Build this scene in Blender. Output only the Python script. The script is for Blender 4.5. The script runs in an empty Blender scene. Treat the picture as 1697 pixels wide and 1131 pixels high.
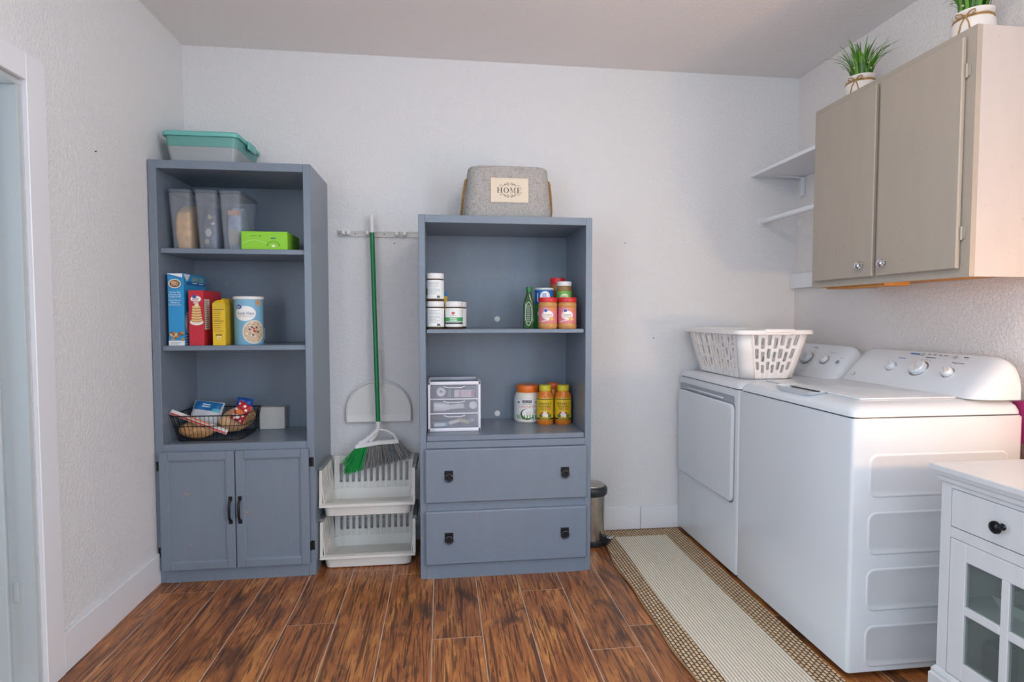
import bpy, bmesh, math, random
from mathutils import Vector, Matrix
random.seed(7)
SC = bpy.context.scene
COL = SC.collection
PI = math.pi

# ------------------------------------------------------------------ camera
cam_d = bpy.data.cameras.new('camera'); cam = bpy.data.objects.new('camera', cam_d); COL.objects.link(cam)
cam.location = (0, 0, 1.18); cam.rotation_euler = (PI/2 - 0.0439, 0, -0.1219)
cam_d.sensor_width = 36; cam_d.lens = 938.5/1697*36; cam_d.clip_start = .02
SC.camera = cam
vs = SC.view_settings
vs.view_transform = 'Standard'; vs.look = 'None'; vs.gamma = 1; vs.use_curve_mapping = False
vs.exposure = 0.07
# ------------------------------------------------------------------ world + lights
W = bpy.data.worlds.new('sky'); SC.world = W; W.use_nodes = True
W.node_tree.nodes['Background'].inputs[0].default_value = (.72, .85, 1, 1)
W.node_tree.nodes['Background'].inputs[1].default_value = 1.0

def area(name, loc, rot, sx, sy, power, color):
    d = bpy.data.lights.new(name, 'AREA'); d.shape = 'RECTANGLE'; d.size = sx; d.size_y = sy
    d.energy = power; d.color = color
    o = bpy.data.objects.new(name, d); COL.objects.link(o); o.location = loc; o.rotation_euler = rot
    return o
# added fill lamps: three at invented windows behind the camera, one in the hall
COOL_FILL = (.69, .845, 1)
area('added_front_fill', (0.1, -2.08, 1.45), (PI/2, 0, 0), 2.2, 1.6, 9, (.72, .86, 1))
area('added_right_fill', (1.99, -.75, 1.4), (0, PI/2, 0), 1.4, 1.5, 55, (.70, .85, 1))
area('added_left_fill', (-1.264, -.75, 1.4), (0, -PI/2, 0), 1.4, 1.5, 44, COOL_FILL)
area('added_hall_fill', (-2.35, 1.85, 1.2), (0, -PI/2, 0), 1.8, .9, 30, COOL_FILL)  # lamp added in the hall to give the washer front cool light
CEIL_W = 28.0      # emission strength of the ceiling dome
LAMP_W = 200.0     # emission strength of the table lamp bulb

# ------------------------------------------------------------------ helpers
def lin(c):
    if isinstance(c, str): c = tuple(int(c[i:i+2], 16) for i in (0, 2, 4))
    return tuple((v/255/12.92 if v/255 <= .04045 else ((v/255+.055)/1.055)**2.4) for v in c) + (1,)
MATS = {}
def nodes(m):
    m.use_nodes = True; nt = m.node_tree
    return nt, nt.nodes['Principled BSDF']
def N(nt, t, **kw):
    n = nt.nodes.new(t)
    for k, v in kw.items():
        if k.startswith('i_'):
            n.inputs[int(k[2:])].default_value = v
        else: setattr(n, k, v)
    return n
def L(nt, a, b): nt.links.new(a, b)
def mat(name, col='cccccc', rough=.5, metal=0, bump=None, var=None, emit=None, coat=0, spec=.5, sheen=0):
    """plain procedural material: colour with noise variation and noise bump"""
    if name in MATS: return MATS[name]
    m = bpy.data.materials.new(name); nt, b = nodes(m)
    c = lin(col)
    b.inputs['Base Color'].default_value = c; b.inputs['Roughness'].default_value = rough
    b.inputs['Metallic'].default_value = metal; b.inputs['Specular IOR Level'].default_value = spec
    if coat: b.inputs['Coat Weight'].default_value = coat; b.inputs['Coat Roughness'].default_value = .08
    if sheen: b.inputs['Sheen Weight'].default_value = sheen
    if emit:
        b.inputs['Emission Color'].default_value = c; b.inputs['Emission Strength'].default_value = emit
    if bump or var:
        tc = N(nt, 'ShaderNodeTexCoord')
    if var:
        sc, am = var
        n = N(nt, 'ShaderNodeTexNoise'); n.inputs['Scale'].default_value = sc; n.inputs['Detail'].default_value = 4
        L(nt, tc.outputs['Object'], n.inputs['Vector'])
        mp = N(nt, 'ShaderNodeMapRange'); mp.inputs[1].default_value = .3; mp.inputs[2].default_value = .7
        mp.inputs[3].default_value = 1-am; mp.inputs[4].default_value = 1+am
        L(nt, n.outputs[0], mp.inputs[0])
        mx = N(nt, 'ShaderNodeMix', data_type='RGBA', blend_type='MULTIPLY'); mx.inputs[0].default_value = 1
        mx.inputs[6].default_value = c; L(nt, mp.outputs[0], mx.inputs[7]); L(nt, mx.outputs[2], b.inputs['Base Color'])
    if bump:
        sc, st = bump
        n = N(nt, 'ShaderNodeTexNoise'); n.inputs['Scale'].default_value = sc; n.inputs['Detail'].default_value = 3
        L(nt, tc.outputs['Object'], n.inputs['Vector'])
        bp = N(nt, 'ShaderNodeBump'); bp.inputs['Strength'].default_value = st; bp.inputs['Distance'].default_value = .004
        L(nt, n.outputs[0], bp.inputs['Height']); L(nt, bp.outputs[0], b.inputs['Normal'])
    MATS[name] = m; return m
def clear(name, tint='eef3f6', body='dfe6ea', fac=.25, rough=.12):
    """thin clear plastic or glass: see-through sheet with a glossy milky body"""
    if name in MATS: return MATS[name]
    m = bpy.data.materials.new(name); nt, b = nodes(m)
    b.inputs['Base Color'].default_value = lin(body); b.inputs['Roughness'].default_value = rough
    t = N(nt, 'ShaderNodeBsdfTransparent'); t.inputs[0].default_value = lin(tint)
    mx = N(nt, 'ShaderNodeMixShader'); mx.inputs[0].default_value = fac
    L(nt, t.outputs[0], mx.inputs[1]); L(nt, b.outputs[0], mx.inputs[2])
    L(nt, mx.outputs[0], nt.nodes['Material Output'].inputs[0])
    MATS[name] = m; return m
def ink(col):
    return mat('ink_'+col, col, .45)

def plaster(name, col, scale, strength):
    m = bpy.data.materials.new(name); nt, b = nodes(m)
    b.inputs['Base Color'].default_value = lin(col); b.inputs['Roughness'].default_value = .75
    tc = N(nt, 'ShaderNodeTexCoord')
    n1 = N(nt, 'ShaderNodeTexNoise'); n1.inputs['Scale'].default_value = scale; n1.inputs['Detail'].default_value = 3
    n1.inputs['Roughness'].default_value = .6; n1.inputs['Distortion'].default_value = .6
    L(nt, tc.outputs['Object'], n1.inputs['Vector'])
    r = N(nt, 'ShaderNodeMapRange', interpolation_type='SMOOTHSTEP')
    r.inputs[1].default_value = .42; r.inputs[2].default_value = .62
    L(nt, n1.outputs[0], r.inputs[0])
    bp = N(nt, 'ShaderNodeBump'); bp.inputs['Strength'].default_value = strength; bp.inputs['Distance'].default_value = .003
    L(nt, r.outputs[0], bp.inputs['Height']); L(nt, bp.outputs[0], b.inputs['Normal'])
    return m
def painted_wood(name, col, wear='b98a63', amt=.0, rough=.3):
    """brush-painted furniture: faint streaks, tiny pale nicks and a few worn wood chips"""
    m = bpy.data.materials.new(name); nt, b = nodes(m)
    tc = N(nt, 'ShaderNodeTexCoord')
    mp = N(nt, 'ShaderNodeMapping'); mp.inputs['Scale'].default_value = (9, 9, 2)
    L(nt, tc.outputs['Object'], mp.inputs[0])
    n1 = N(nt, 'ShaderNodeTexNoise'); n1.inputs['Scale'].default_value = 3; n1.inputs['Detail'].default_value = 5
    L(nt, mp.outputs[0], n1.inputs['Vector'])
    r1 = N(nt, 'ShaderNodeMapRange'); r1.inputs[1].default_value = .3; r1.inputs[2].default_value = .7
    r1.inputs[3].default_value = .975; r1.inputs[4].default_value = 1.025; L(nt, n1.outputs[0], r1.inputs[0])
    mx = N(nt, 'ShaderNodeMix', data_type='RGBA', blend_type='MULTIPLY'); mx.inputs[0].default_value = 1
    mx.inputs[6].default_value = lin(col); L(nt, r1.outputs[0], mx.inputs[7])
    n2 = N(nt, 'ShaderNodeTexNoise'); n2.inputs['Scale'].default_value = 46; n2.inputs['Detail'].default_value = 2
    L(nt, tc.outputs['Object'], n2.inputs['Vector'])
    r2 = N(nt, 'ShaderNodeMapRange'); r2.inputs[1].default_value = .725-amt; r2.inputs[2].default_value = .737-amt
    L(nt, n2.outputs[0], r2.inputs[0])
    m2 = N(nt, 'ShaderNodeMix', data_type='RGBA'); L(nt, r2.outputs[0], m2.inputs[0])
    L(nt, mx.outputs[2], m2.inputs[6]); m2.inputs[7].default_value = lin(wear)
    L(nt, m2.outputs[2], b.inputs['Base Color']); b.inputs['Roughness'].default_value = rough
    bp = N(nt, 'ShaderNodeBump'); bp.inputs['Strength'].default_value = .12; bp.inputs['Distance'].default_value = .002
    L(nt, n1.outputs[0], bp.inputs['Height']); L(nt, bp.outputs[0], b.inputs['Normal'])
    return m

# ---- mesh builders (all add to a bmesh)
def BM(): return bmesh.new()
def box(bm, x0, x1, y0, y1, z0, z1, bev=0, seg=2):
    x0, x1 = min(x0, x1), max(x0, x1); y0, y1 = min(y0, y1), max(y0, y1); z0, z1 = min(z0, z1), max(z0, z1)
    v = [bm.verts.new(p) for p in ((x0,y0,z0),(x1,y0,z0),(x1,y1,z0),(x0,y1,z0),(x0,y0,z1),(x1,y0,z1),(x1,y1,z1),(x0,y1,z1))]
    fs = [bm.faces.new([v[i] for i in q]) for q in ((0,3,2,1),(4,5,6,7),(0,1,5,4),(1,2,6,5),(2,3,7,6),(3,0,4,7))]
    if bev:
        es = list({e for f in fs for e in f.edges})
        bmesh.ops.bevel(bm, geom=es, offset=bev, segments=seg, affect='EDGES', profile=.5, clamp_overlap=True)
    return bm
def ring(bm, pts): return [bm.verts.new(p) for p in pts]
def loft(bm, rings, cap0=True, cap1=True, closed=True):
    rs = [ring(bm, r) for r in rings]; n = len(rs[0])
    for a, b in zip(rs, rs[1:]):
        for i in range(n if closed else n-1):
            j = (i+1) % n
            bm.faces.new((a[i], a[j], b[j], b[i]))
    if cap0: bm.faces.new(rs[0][::-1])
    if cap1: bm.faces.new(rs[-1])
    return bm
def lathe(bm, prof, c=(0,0,0), n=28, axis='z', cap0=True, cap1=True):
    def P(r, z, a):
        x, y = r*math.cos(a), r*math.sin(a)
        if axis == 'z': q = (x, y, z)
        elif axis == 'x': q = (z, x, y)
        else: q = (x, z, y)
        return (c[0]+q[0], c[1]+q[1], c[2]+q[2])
    return loft(bm, [[P(max(r, 1e-5), z, 2*PI*i/n) for i in range(n)] for r, z in prof], cap0, cap1)
def cyl(bm, p0, p1, r0, r1=None, n=16):
    return tube(bm, [p0, p1], r0, n, r_end=r1)
def tube(bm, pts, r, n=8, closed=False, r_end=None):
    P = [Vector(p) for p in pts]; k = len(P); up = None; rings = []
    for i in range(k):
        if closed: t = (P[(i+1) % k]-P[i-1])
        else: t = P[min(i+1, k-1)]-P[max(i-1, 0)]
        t.normalize()
        if up is None:
            up = Vector((0,0,1)) if abs(t.z) < .9 else Vector((1,0,0))
        up = (up - t*up.dot(t)).normalized(); s = t.cross(up)
        rr = r if r_end is None else r+(r_end-r)*i/max(1, k-1)
        rings.append([P[i]+(up*math.cos(2*PI*j/n)+s*math.sin(2*PI*j/n))*rr for j in range(n)])
    if closed: rings.append(rings[0])
    return loft(bm, rings, not closed, not closed)
def prism(bm, pts, axis, a0, a1):
    def P(u, v, a): return {'x': (a,u,v), 'y': (u,a,v), 'z': (u,v,a)}[axis]
    return loft(bm, [[P(u,v,a0) for u,v in pts], [P(u,v,a1) for u,v in pts]])
def rrect(cx, cy, w, h, r, n=5):
    out = []
    for qx, qy, a0 in ((1,1,0),(-1,1,PI/2),(-1,-1,PI),(1,-1,1.5*PI)):
        for i in range(n+1):
            a = a0+PI/2*i/n
            out.append((cx+qx*(w/2-r)+r*math.cos(a), cy+qy*(h/2-r)+r*math.sin(a)))
    return out
def sphere(bm, c, r, sx=1, sy=1, sz=1, n=12):
    return lathe(bm, [(r*math.sin(PI*i/n)*1, -r*sz*math.cos(PI*i/n)) for i in range(n+1)], c, n*2)
def obj(name, bm, m, parent=None, smooth=False, loc=None, rot=None, label=None, fix=True, solid=0, kind=None):
    if fix: bmesh.ops.recalc_face_normals(bm, faces=bm.faces[:])
    me = bpy.data.meshes.new(name); bm.to_mesh(me); bm.free()
    for q in (m if isinstance(m, (list, tuple)) else [m]): me.materials.append(q)
    if smooth:
        for p in me.polygons: p.use_smooth = True
        me.set_sharp_from_angle(angle=math.radians(38))
    o = bpy.data.objects.new(name, me); COL.objects.link(o)
    if parent: o.parent = parent
    if loc: o.location = loc
    if rot: o.rotation_euler = rot
    if label: o['label'] = label
    if kind: o['kind'] = kind
    if solid:
        md = o.modifiers.new('thickness', 'SOLIDIFY'); md.thickness = solid; md.offset = 0
    return o
def thing(name, label, cat, loc=(0,0,0), rotz=0, group=None):
    o = bpy.data.objects.new(name, None); COL.objects.link(o); o.empty_display_size = .05
    o.location = loc; o.rotation_euler = (0, 0, rotz); o['label'] = label; o['category'] = cat
    if group: o['group'] = group
    return o
def tag(o, label, cat, group=None):
    o['label'] = label; o['category'] = cat
    if group: o['group'] = group
    return o
def struct(o): o['kind'] = 'structure'; return o
def kids(o): return [c for c in bpy.data.objects if c.parent == o]
def copy_tree(o, loc=None, rotz=None, label=None, parent=None):
    c = o.copy(); COL.objects.link(c); c.parent = parent
    if loc is not None: c.location = loc
    if rotz is not None: c.rotation_euler = (0, 0, rotz)
    if label: c['label'] = label
    for k in kids(o): copy_tree(k, parent=c)
    return c

# ---- flat print: 2-D shapes mapped onto a face or around a cylinder
def flat(o, u, v):
    o, u, v = Vector(o), Vector(u).normalized(), Vector(v).normalized(); n = u.cross(v)
    return (lambda a, b, d: o+u*a+v*b+n*d), None
def round_(r, z0=0, phi=-PI/2, cx=0, cy=0):
    def f(a, b, d):
        t = phi+a/r
        return Vector((cx+(r+d)*math.cos(t), cy+(r+d)*math.sin(t), z0+b))
    return f, r*.22
def puffed(w_, h_, t_, seed):
    def f(a, b, d):
        u, v = 2*a/w_, 2*b/h_; q = max(0, (1-u**4)*(1-v**4))**.6
        return Vector((a, -(t_/2*q*(1+.25*math.sin(5*u+seed)*math.cos(4*v+seed))+.0012+d), b))
    return f, -.006
class Print:
    def __init__(s, mp): s.f, s.step = mp; s.bm = BM(); s.mats = []; s.lay = 1
    def _add(s, b2, col):
        m = ink(col)
        if m not in s.mats: s.mats.append(m)
        k = s.mats.index(m); d = .00025*s.lay; s.lay += 1
        if s.step and s.step < 0:
            for ax, no in ((0, (1,0,0)), (1, (0,1,0))):
                us = [v.co[ax] for v in b2.verts]; x = math.floor(min(us)/-s.step)*-s.step; top = max(us)
                while x < top:
                    co = [0, 0, 0]; co[ax] = x
                    bmesh.ops.bisect_plane(b2, geom=b2.verts[:]+b2.edges[:]+b2.faces[:], plane_co=co, plane_no=no); x -= s.step
        elif s.step:
            us = [v.co.x for v in b2.verts]; a, b = min(us), max(us); x = math.floor(a/s.step)*s.step
            while x < b:
                bmesh.ops.bisect_plane(b2, geom=b2.verts[:]+b2.edges[:]+b2.faces[:], plane_co=(x,0,0), plane_no=(1,0,0)); x += s.step
        mp = {}
        for v in b2.verts: mp[v] = s.bm.verts.new(s.f(v.co.x, v.co.y, d))
        for f in b2.faces:
            try: nf = s.bm.faces.new([mp[v] for v in f.verts]); nf.material_index = k
            except ValueError: pass
        b2.free()
    def poly(s, pts, col):
        b = BM(); b.faces.new([b.verts.new((x, y, 0)) for x, y in pts]); s._add(b, col); return s
    def rect(s, x0, y0, x1, y1, col): return s.poly([(x0,y0),(x1,y0),(x1,y1),(x0,y1)], col)
    def ell(s, cx, cy, rx, ry, col, n=22):
        return s.poly([(cx+rx*math.cos(2*PI*i/n), cy+ry*math.sin(2*PI*i/n)) for i in range(n)], col)
    def lines(s, x0, x1, y1, dy, n, col, h=.35, seed=1):
        rr = random.Random(seed)
        for i in range(n):
            y = y1-i*dy; e = x1-(x1-x0)*rr.uniform(0, .35)
            s.rect(x0, y-dy*h, e, y, col); s.lay -= 1
        s.lay += 1; return s
    def text(s, t, cx, cy, h, col, w=None):
        cu = bpy.data.curves.new('t', 'FONT'); cu.body = t; cu.size = 1; cu.align_x = 'CENTER'; cu.resolution_u = 2
        o = bpy.data.objects.new('t', cu); me = o.to_mesh()
        xs = [v.co.x for v in me.vertices]; ys = [v.co.y for v in me.vertices]
        k = h/.72; kx = k if not w else w/(max(xs)-min(xs)); mx = (max(xs)+min(xs))/2
        b = BM(); vv = [b.verts.new(((v.co.x-mx)*kx+cx, (v.co.y-.36)*k+cy, 0)) for v in me.vertices]
        for p in me.polygons:
            try: b.faces.new([vv[i] for i in p.vertices])
            except ValueError: pass
        o.to_mesh_clear(); bpy.data.objects.remove(o); bpy.data.curves.remove(cu)
        s._add(b, col); return s
    def build(s, name, parent):
        return obj(name, s.bm, s.mats, parent, fix=False, kind='stuff')     # fine flat lettering, too small to pick apart

# ------------------------------------------------------------------ materials
M_wall = plaster('wall_paint', 'e3e3e4', 95, .5)
M_wall2 = plaster('wall_paint_heavy_texture', 'e6e0dd', 85, .55)
M_ceil = plaster('ceiling_paint', 'eae6e5', 70, .35)
M_trim = mat('trim_paint', 'e4e5e9', .4, bump=(40, .08))
M_slate = painted_wood('slate_paint', '778391', amt=.0)
M_slate_in = M_slate
M_taupe = painted_wood('taupe_paint', 'a59b8e', wear='9a9186', rough=.5)
M_offw = painted_wood('off_white_paint', 'beb6b1', wear='b9aca2', rough=.5)
M_whitep = painted_wood('white_cabinet_paint', 'c8cacd', wear='c9c9cb', rough=.38)
M_enamel = mat('white_enamel', 'd3d8dd', .2, coat=.3)
M_wplast = mat('white_plastic', 'e4e3e2', .35)
M_blackm = mat('black_metal', '16171a', .35, metal=.3, spec=.6)
M_dark = mat('dark_plastic', '2b2e33', .4)
M_greyp = mat('grey_plastic', '7d8583', .45)
M_steel = mat('brushed_steel', 'b9b5ae', .28, metal=1, var=(30, .12))
M_chrome = mat('chrome', 'd8d8dc', .08, metal=1)
M_glass = clear('glass', 'dfe6e4', 'cfd6d4', .10, .03)
M_clear = clear('clear_plastic', 'f6f8fb', 'dde3ea', .15, .12)
M_woodraw = mat('raw_wood', 'c98a3c', .6, var=(20, .15))

def wood_floor():
    m = bpy.data.materials.new('hickory_plank'); nt, b = nodes(m)
    tc = N(nt, 'ShaderNodeTexCoord'); oi = N(nt, 'ShaderNodeObjectInfo')
    cmb = N(nt, 'ShaderNodeCombineXYZ')
    ml = N(nt, 'ShaderNodeMath', operation='MULTIPLY'); ml.inputs[1].default_value = 37
    L(nt, oi.outputs['Random'], ml.inputs[0]); L(nt, ml.outputs[0], cmb.inputs[0]); L(nt, ml.outputs[0], cmb.inputs[1])
    add = N(nt, 'ShaderNodeVectorMath', operation='ADD'); L(nt, tc.outputs['Object'], add.inputs[0]); L(nt, cmb.outputs[0], add.inputs[1])
    def noise(sx, sy, sc, det, dist):
        mp = N(nt, 'ShaderNodeMapping'); mp.inputs['Scale'].default_value = (sx, sy, 1); L(nt, add.outputs[0], mp.inputs[0])
        n = N(nt, 'ShaderNodeTexNoise'); n.inputs['Scale'].default_value = sc; n.inputs['Detail'].default_value = det
        n.inputs['Distortion'].default_value = dist; n.inputs['Roughness'].default_value = .62
        L(nt, mp.outputs[0], n.inputs['Vector']); return n
    n1 = noise(7, 1.5, 2.2, 6, 1.4)          # broad colour bands
    n2 = noise(17, .62, 5.0, 3.2, 1.3)          # fine grain
    n3 = noise(3.2, 1.3, 1.8, 4, 1.0)        # smoky blotches
    r1 = N(nt, 'ShaderNodeValToRGB'); e = r1.color_ramp.elements
    e[0].position = .28; e[0].color = lin('744528'); e[1].position = .74; e[1].color = lin('d0904f')
    x = r1.color_ramp.elements.new(.5); x.color = lin('a56537')
    L(nt, n1.outputs[0], r1.inputs[0])
    r2 = N(nt, 'ShaderNodeMapRange', interpolation_type='SMOOTHSTEP'); r2.inputs[1].default_value = .51; r2.inputs[2].default_value = .575
    r2.inputs[3].default_value = 0; r2.inputs[4].default_value = .78; L(nt, n2.outputs[0], r2.inputs[0])
    mx = N(nt, 'ShaderNodeMix', data_type='RGBA'); L(nt, r2.outputs[0], mx.inputs[0]); L(nt, r1.outputs[0], mx.inputs[6])
    mx.inputs[7].default_value = lin('4a2d1e')
    r3 = N(nt, 'ShaderNodeMapRange', interpolation_type='SMOOTHSTEP'); r3.inputs[1].default_value = .54; r3.inputs[2].default_value = .70
    r3.inputs[4].default_value = .75; L(nt, n3.outputs[0], r3.inputs[0])
    m2 = N(nt, 'ShaderNodeMix', data_type='RGBA'); L(nt, r3.outputs[0], m2.inputs[0]); L(nt, mx.outputs[2], m2.inputs[6])
    m2.inputs[7].default_value = lin('3f2a21')
    hv = N(nt, 'ShaderNodeMapRange'); hv.inputs[3].default_value = .86; hv.inputs[4].default_value = 1.12; L(nt, oi.outputs['Random'], hv.inputs[0])
    m3 = N(nt, 'ShaderNodeMix', data_type='RGBA', blend_type='MULTIPLY'); m3.inputs[0].default_value = 1
    L(nt, m2.outputs[2], m3.inputs[6]); L(nt, hv.outputs[0], m3.inputs[7]); L(nt, m3.outputs[2], b.inputs['Base Color'])
    b.inputs['Roughness'].default_value = .3
    bp = N(nt, 'ShaderNodeBump'); bp.inputs['Strength'].default_value = .35; bp.inputs['Distance'].default_value = .002
    L(nt, n2.outputs[0], bp.inputs['Height']); L(nt, bp.outputs[0], b.inputs['Normal'])
    return m
M_floor = wood_floor()
M_seam = mat('plank_seam', 'c4b3a4', .7)

# ------------------------------------------------------------------ the room
XL, XR, YB, YF, ZC = -1.254, 1.979, 2.996, -2.1, 2.501
DY0, DY1, DZ = 1.0, 1.9, 1.89         # doorway in the left wall
def wall(name, parts, m):
    bm = BM()
    for p in parts: box(bm, *p)
    return struct(obj(name, bm, m))
wall('wall_back', [(XL-.12, XR+.12, YB, YB+.12, -.05, ZC)], M_wall)
WY0, WY1, VZ0, VZ1 = -1.55, .05, .65, 2.15        # side window openings, unseen, added to go with the fill lamps
def side_wall(x0, x1, extra): return [(x0, x1, YF, WY0, -.05, ZC), (x0, x1, WY0, WY1, -.05, VZ0), (x0, x1, WY0, WY1, VZ1, ZC)]+extra
wall('wall_right', side_wall(XR, XR+.12, [(XR, XR+.12, WY1, YB, -.05, ZC)]), M_wall2)
wall('wall_left', side_wall(XL-.12, XL, [(XL-.12, XL, WY1, DY0, -.05, ZC)])+[(XL-.12, XL, DY1, YB, -.05, ZC), (XL-.12, XL, DY0, DY1, DZ, ZC)], M_wall)
WX0, WX1, WZ0, WZ1 = -1.05, 1.25, .6, 2.3
wall('wall_front', [(XL-.12, WX0, YF-.12, YF, -.05, ZC), (WX1, XR+.12, YF-.12, YF, -.05, ZC), (WX0, WX1, YF-.12, YF, -.05, WZ0), (WX0, WX1, YF-.12, YF, WZ1, ZC)], M_wall)
wall('ceiling', [(XL-.12, XR+.12, YF-.12, YB+.12, ZC, ZC+.1)], M_ceil)
fl = struct(obj('floor', box(BM(), XL-.12, XR+.12, YF-.12, YB+.12, -.05, -.0008), M_seam))
PW, GAP = .1855, .0030
ends = {1: 1.30, 2: 1.52, 3: 2.678, 4: 2.197, 5: 1.42, 6: 1.36, 7: 2.038, 8: 1.48, 9: 2.36, 10: 1.904}
pm = {}
k = -1
while -1.157-PW+PW*(k+1) < XR:
    k += 1
    x0 = -1.157-PW+PW*k; x1 = x0+PW
    x0c, x1c = max(x0, XL), min(x1, XR)
    y1 = ends.get(k, 1.3+.37*(k % 3)); cuts = [y1]
    while cuts[-1] < YB: cuts.append(cuts[-1]+1.22)
    while cuts[0] > YF: cuts.insert(0, cuts[0]-1.22)
    for a, b in zip(cuts, cuts[1:]):
        a, b = max(a, YF), min(b, YB)
        if b-a < .03: continue
        key = (round(x1c-x0c, 3), round(b-a, 3))
        w, l = (x1c-x0c-GAP)/2, (b-a-GAP)/2
        if key not in pm:
            bm = BM(); box(bm, -w, w, -l, l, -.0022, 0, .0004, 1)
            o = obj('plank', bm, M_floor, fl); pm[key] = o.data
        else:
            o = bpy.data.objects.new('plank', pm[key]); COL.objects.link(o); o.parent = fl
        o.location = ((x0c+x1c)/2, (a+b)/2, 0)
# baseboards, casing
bb = lambda nm, *a: struct(obj(nm, box(BM(), *a, .002, 1), M_trim))
bb('baseboard_left', XL, XL+.014, DY1+.085, YB-.001, 0, .135)
o = bpy.data.objects.new('baseboard_back', None); COL.objects.link(o); struct(o)
for a, b in ((XL+.015, -.2), (-.199, 1.083), (1.0855, XR)):
    obj('board', box(BM(), a, b, YB-.014, YB, 0, .125, .002, 1), M_trim, o)
bb('baseboard_right', XR-.014, XR, YF, 1.2, 0, .125)
bb('trim_1', XL, XL+.016, DY1, DY1+.083, 0, DZ+.083)      # casing, far leg
bb('trim_2', XL, XL+.016, DY0-.083, DY1-.0005, DZ, DZ+.083)
bb('trim_3', XL, XL+.016, DY0-.083, DY0, 0, DZ-.0005)
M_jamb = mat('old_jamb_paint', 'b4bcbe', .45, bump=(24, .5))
o = obj('trim_4', box(BM(), XL-.12, XL-.001, DY1-.018, DY1+.0, 0, DZ-.02, .001, 1), M_jamb); struct(o)
obj('door_stop', box(BM(), XL-.12, XL-.072, DY1-.03, DY1-.0185, 0, DZ-.02, .002, 1), M_jamb, o)
obj('strike_plate', box(BM(), XL-.06, XL-.045, DY1-.0215, DY1-.0185, .30, .36, .001, 1), M_jamb, o)
struct(obj('trim_5', box(BM(), XL-.12, XL-.001, DY0, DY1, DZ-.02, DZ-.0005, .001, 1), M_jamb))
# room beyond the doorway
wall('wall_hall', [(-2.5, -2.42, .2, 2.9, -.05, ZC), (-2.42, XL-.12, 2.82, 2.9, -.05, ZC), (-2.42, XL-.12, .2, .28, -.05, ZC), (-2.42, XL-.12, .28, 2.82, ZC-.05, ZC)], M_wall)
struct(obj('floor_hall', box(BM(), -2.42, XL-.12, .28, 2.82, -.05, 0), M_floor))
# unseen window frames, added so the fill lamps have a source
w1 = BM()
for a in ((WX0, WX0+.05, WZ0, WZ1), (WX1-.05, WX1, WZ0, WZ1), (WX0, WX1, WZ0, WZ0+.05), (WX0, WX1, WZ1-.05, WZ1), (.08, .12, WZ0, WZ1)):
    box(w1, a[0], a[1], YF-.05, YF-.01, a[2], a[3])
struct(obj('added_window_1', w1, M_trim))
for nm, xw in (('added_window_2', XR+.06), ('added_window_3', XL-.06)):
    w2 = BM()
    for a in ((WY0, WY0+.04, VZ0, VZ1), (WY1-.04, WY1, VZ0, VZ1), (WY0+.04, WY1-.04, VZ0, VZ0+.04), (WY0+.04, WY1-.04, VZ1-.04, VZ1)):
        box(w2, xw-.02, xw+.02, a[0], a[1], a[2], a[3])
    struct(obj(nm, w2, M_trim))
# closet-style shelf, rod, cleat in the back right corner
sh = thing('wall_shelf', 'thin white wall shelf on a small bracket above the closet rod', 'shelf', (XR, 2.7, 1.94))
obj('shelf_board', box(BM(), 1.70-XR, -.002, 2.402-2.7, YB-2.7-.002, .008, .027, .002, 1), M_trim, sh)
bm = BM(); yb = 2.93-2.7
tube(bm, [(-.012, yb, -.10), (-.012, yb, -.02), (-.02, yb, -.002), (-.05, yb, .004), (-.16, yb, .006)], .005, 8)
box(bm, -.018, -.001, yb-.012, yb+.012, -.10, .005, .003, 1)
obj('bracket', bm, M_trim, sh, True)
rd = thing('closet_rod', 'white round closet rod fixed into the back wall below the shelf', 'rod', (1.771, YB, 1.706))
obj('rod', cyl(BM(), (0, -.592, 0), (0, -.004, 0), .0145, n=18), M_trim, rd, True)
obj('flange', lathe(BM(), [(0,-.006),(.026,-.006),(.028,-.002),(.028,-.0005),(0,-.0005)], axis='y', n=24), M_wplast, rd, True)
tag(obj('rod_socket', lathe(BM(), [(0,-.008),(.02,-.008),(.024,-.004),(.024,-.0005),(0,-.0005)], (XR, 2.955, 1.70), 20, 'x'), M_wplast, None, True),
    'small empty white rod socket on the right-hand wall beside the bracket', 'socket')
tag(obj('cleat_board', box(BM(), XR-.032, XR-.001, 2.402, YB-.002, 1.335, 1.415, .002, 1), M_trim), 'short white cleat board fixed to the wall beside the grey wall cabinet', 'board')
for p, ax, lb in (((XL, 2.26, 1.78), 'x', 'tiny dark nail in the wall beside the doorway casing'), ((.985, YB, 1.575), 'y', 'tiny dark nail in the wall beside the drawer bookcase top'), ((1.15, YB, 1.06), 'y', 'tiny dark nail in the wall left of the laundry basket'), ((-.245, YB, 1.555), 'y', 'tiny dark nail in the wall below the hook rail')):
    s = 1 if ax == 'x' else -1
    tag(obj('nail', lathe(BM(), [(0, 0), (.0014, 0), (.0014, s*.004), (.003, s*.004), (.003, s*.005), (0, s*.005)], p, 8, ax), M_blackm), lb, 'nail')

# ------------------------------------------------------------------ lights of the room that are objects
cl = thing('ceiling_light', 'round frosted globe hanging from the ceiling on a short stem', 'light', (.58, .85, ZC-.30))
obj('canopy', lathe(BM(), [(0,.275),(.05,.275),(.06,.2995),(0,.2995)], n=28), M_trim, cl, True)
obj('stem', cyl(BM(), (0, 0, .245), (0, 0, .275), .012), M_steel, cl, True)
obj('globe', lathe(BM(), [(.0001 if i in (0, 18) else .12*math.sin(PI*i/18), .122-.12*math.cos(PI*i/18)) for i in range(19)], n=32), mat('globe_glow', 'fff6ec', .4, emit=CEIL_W), cl, True)

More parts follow.
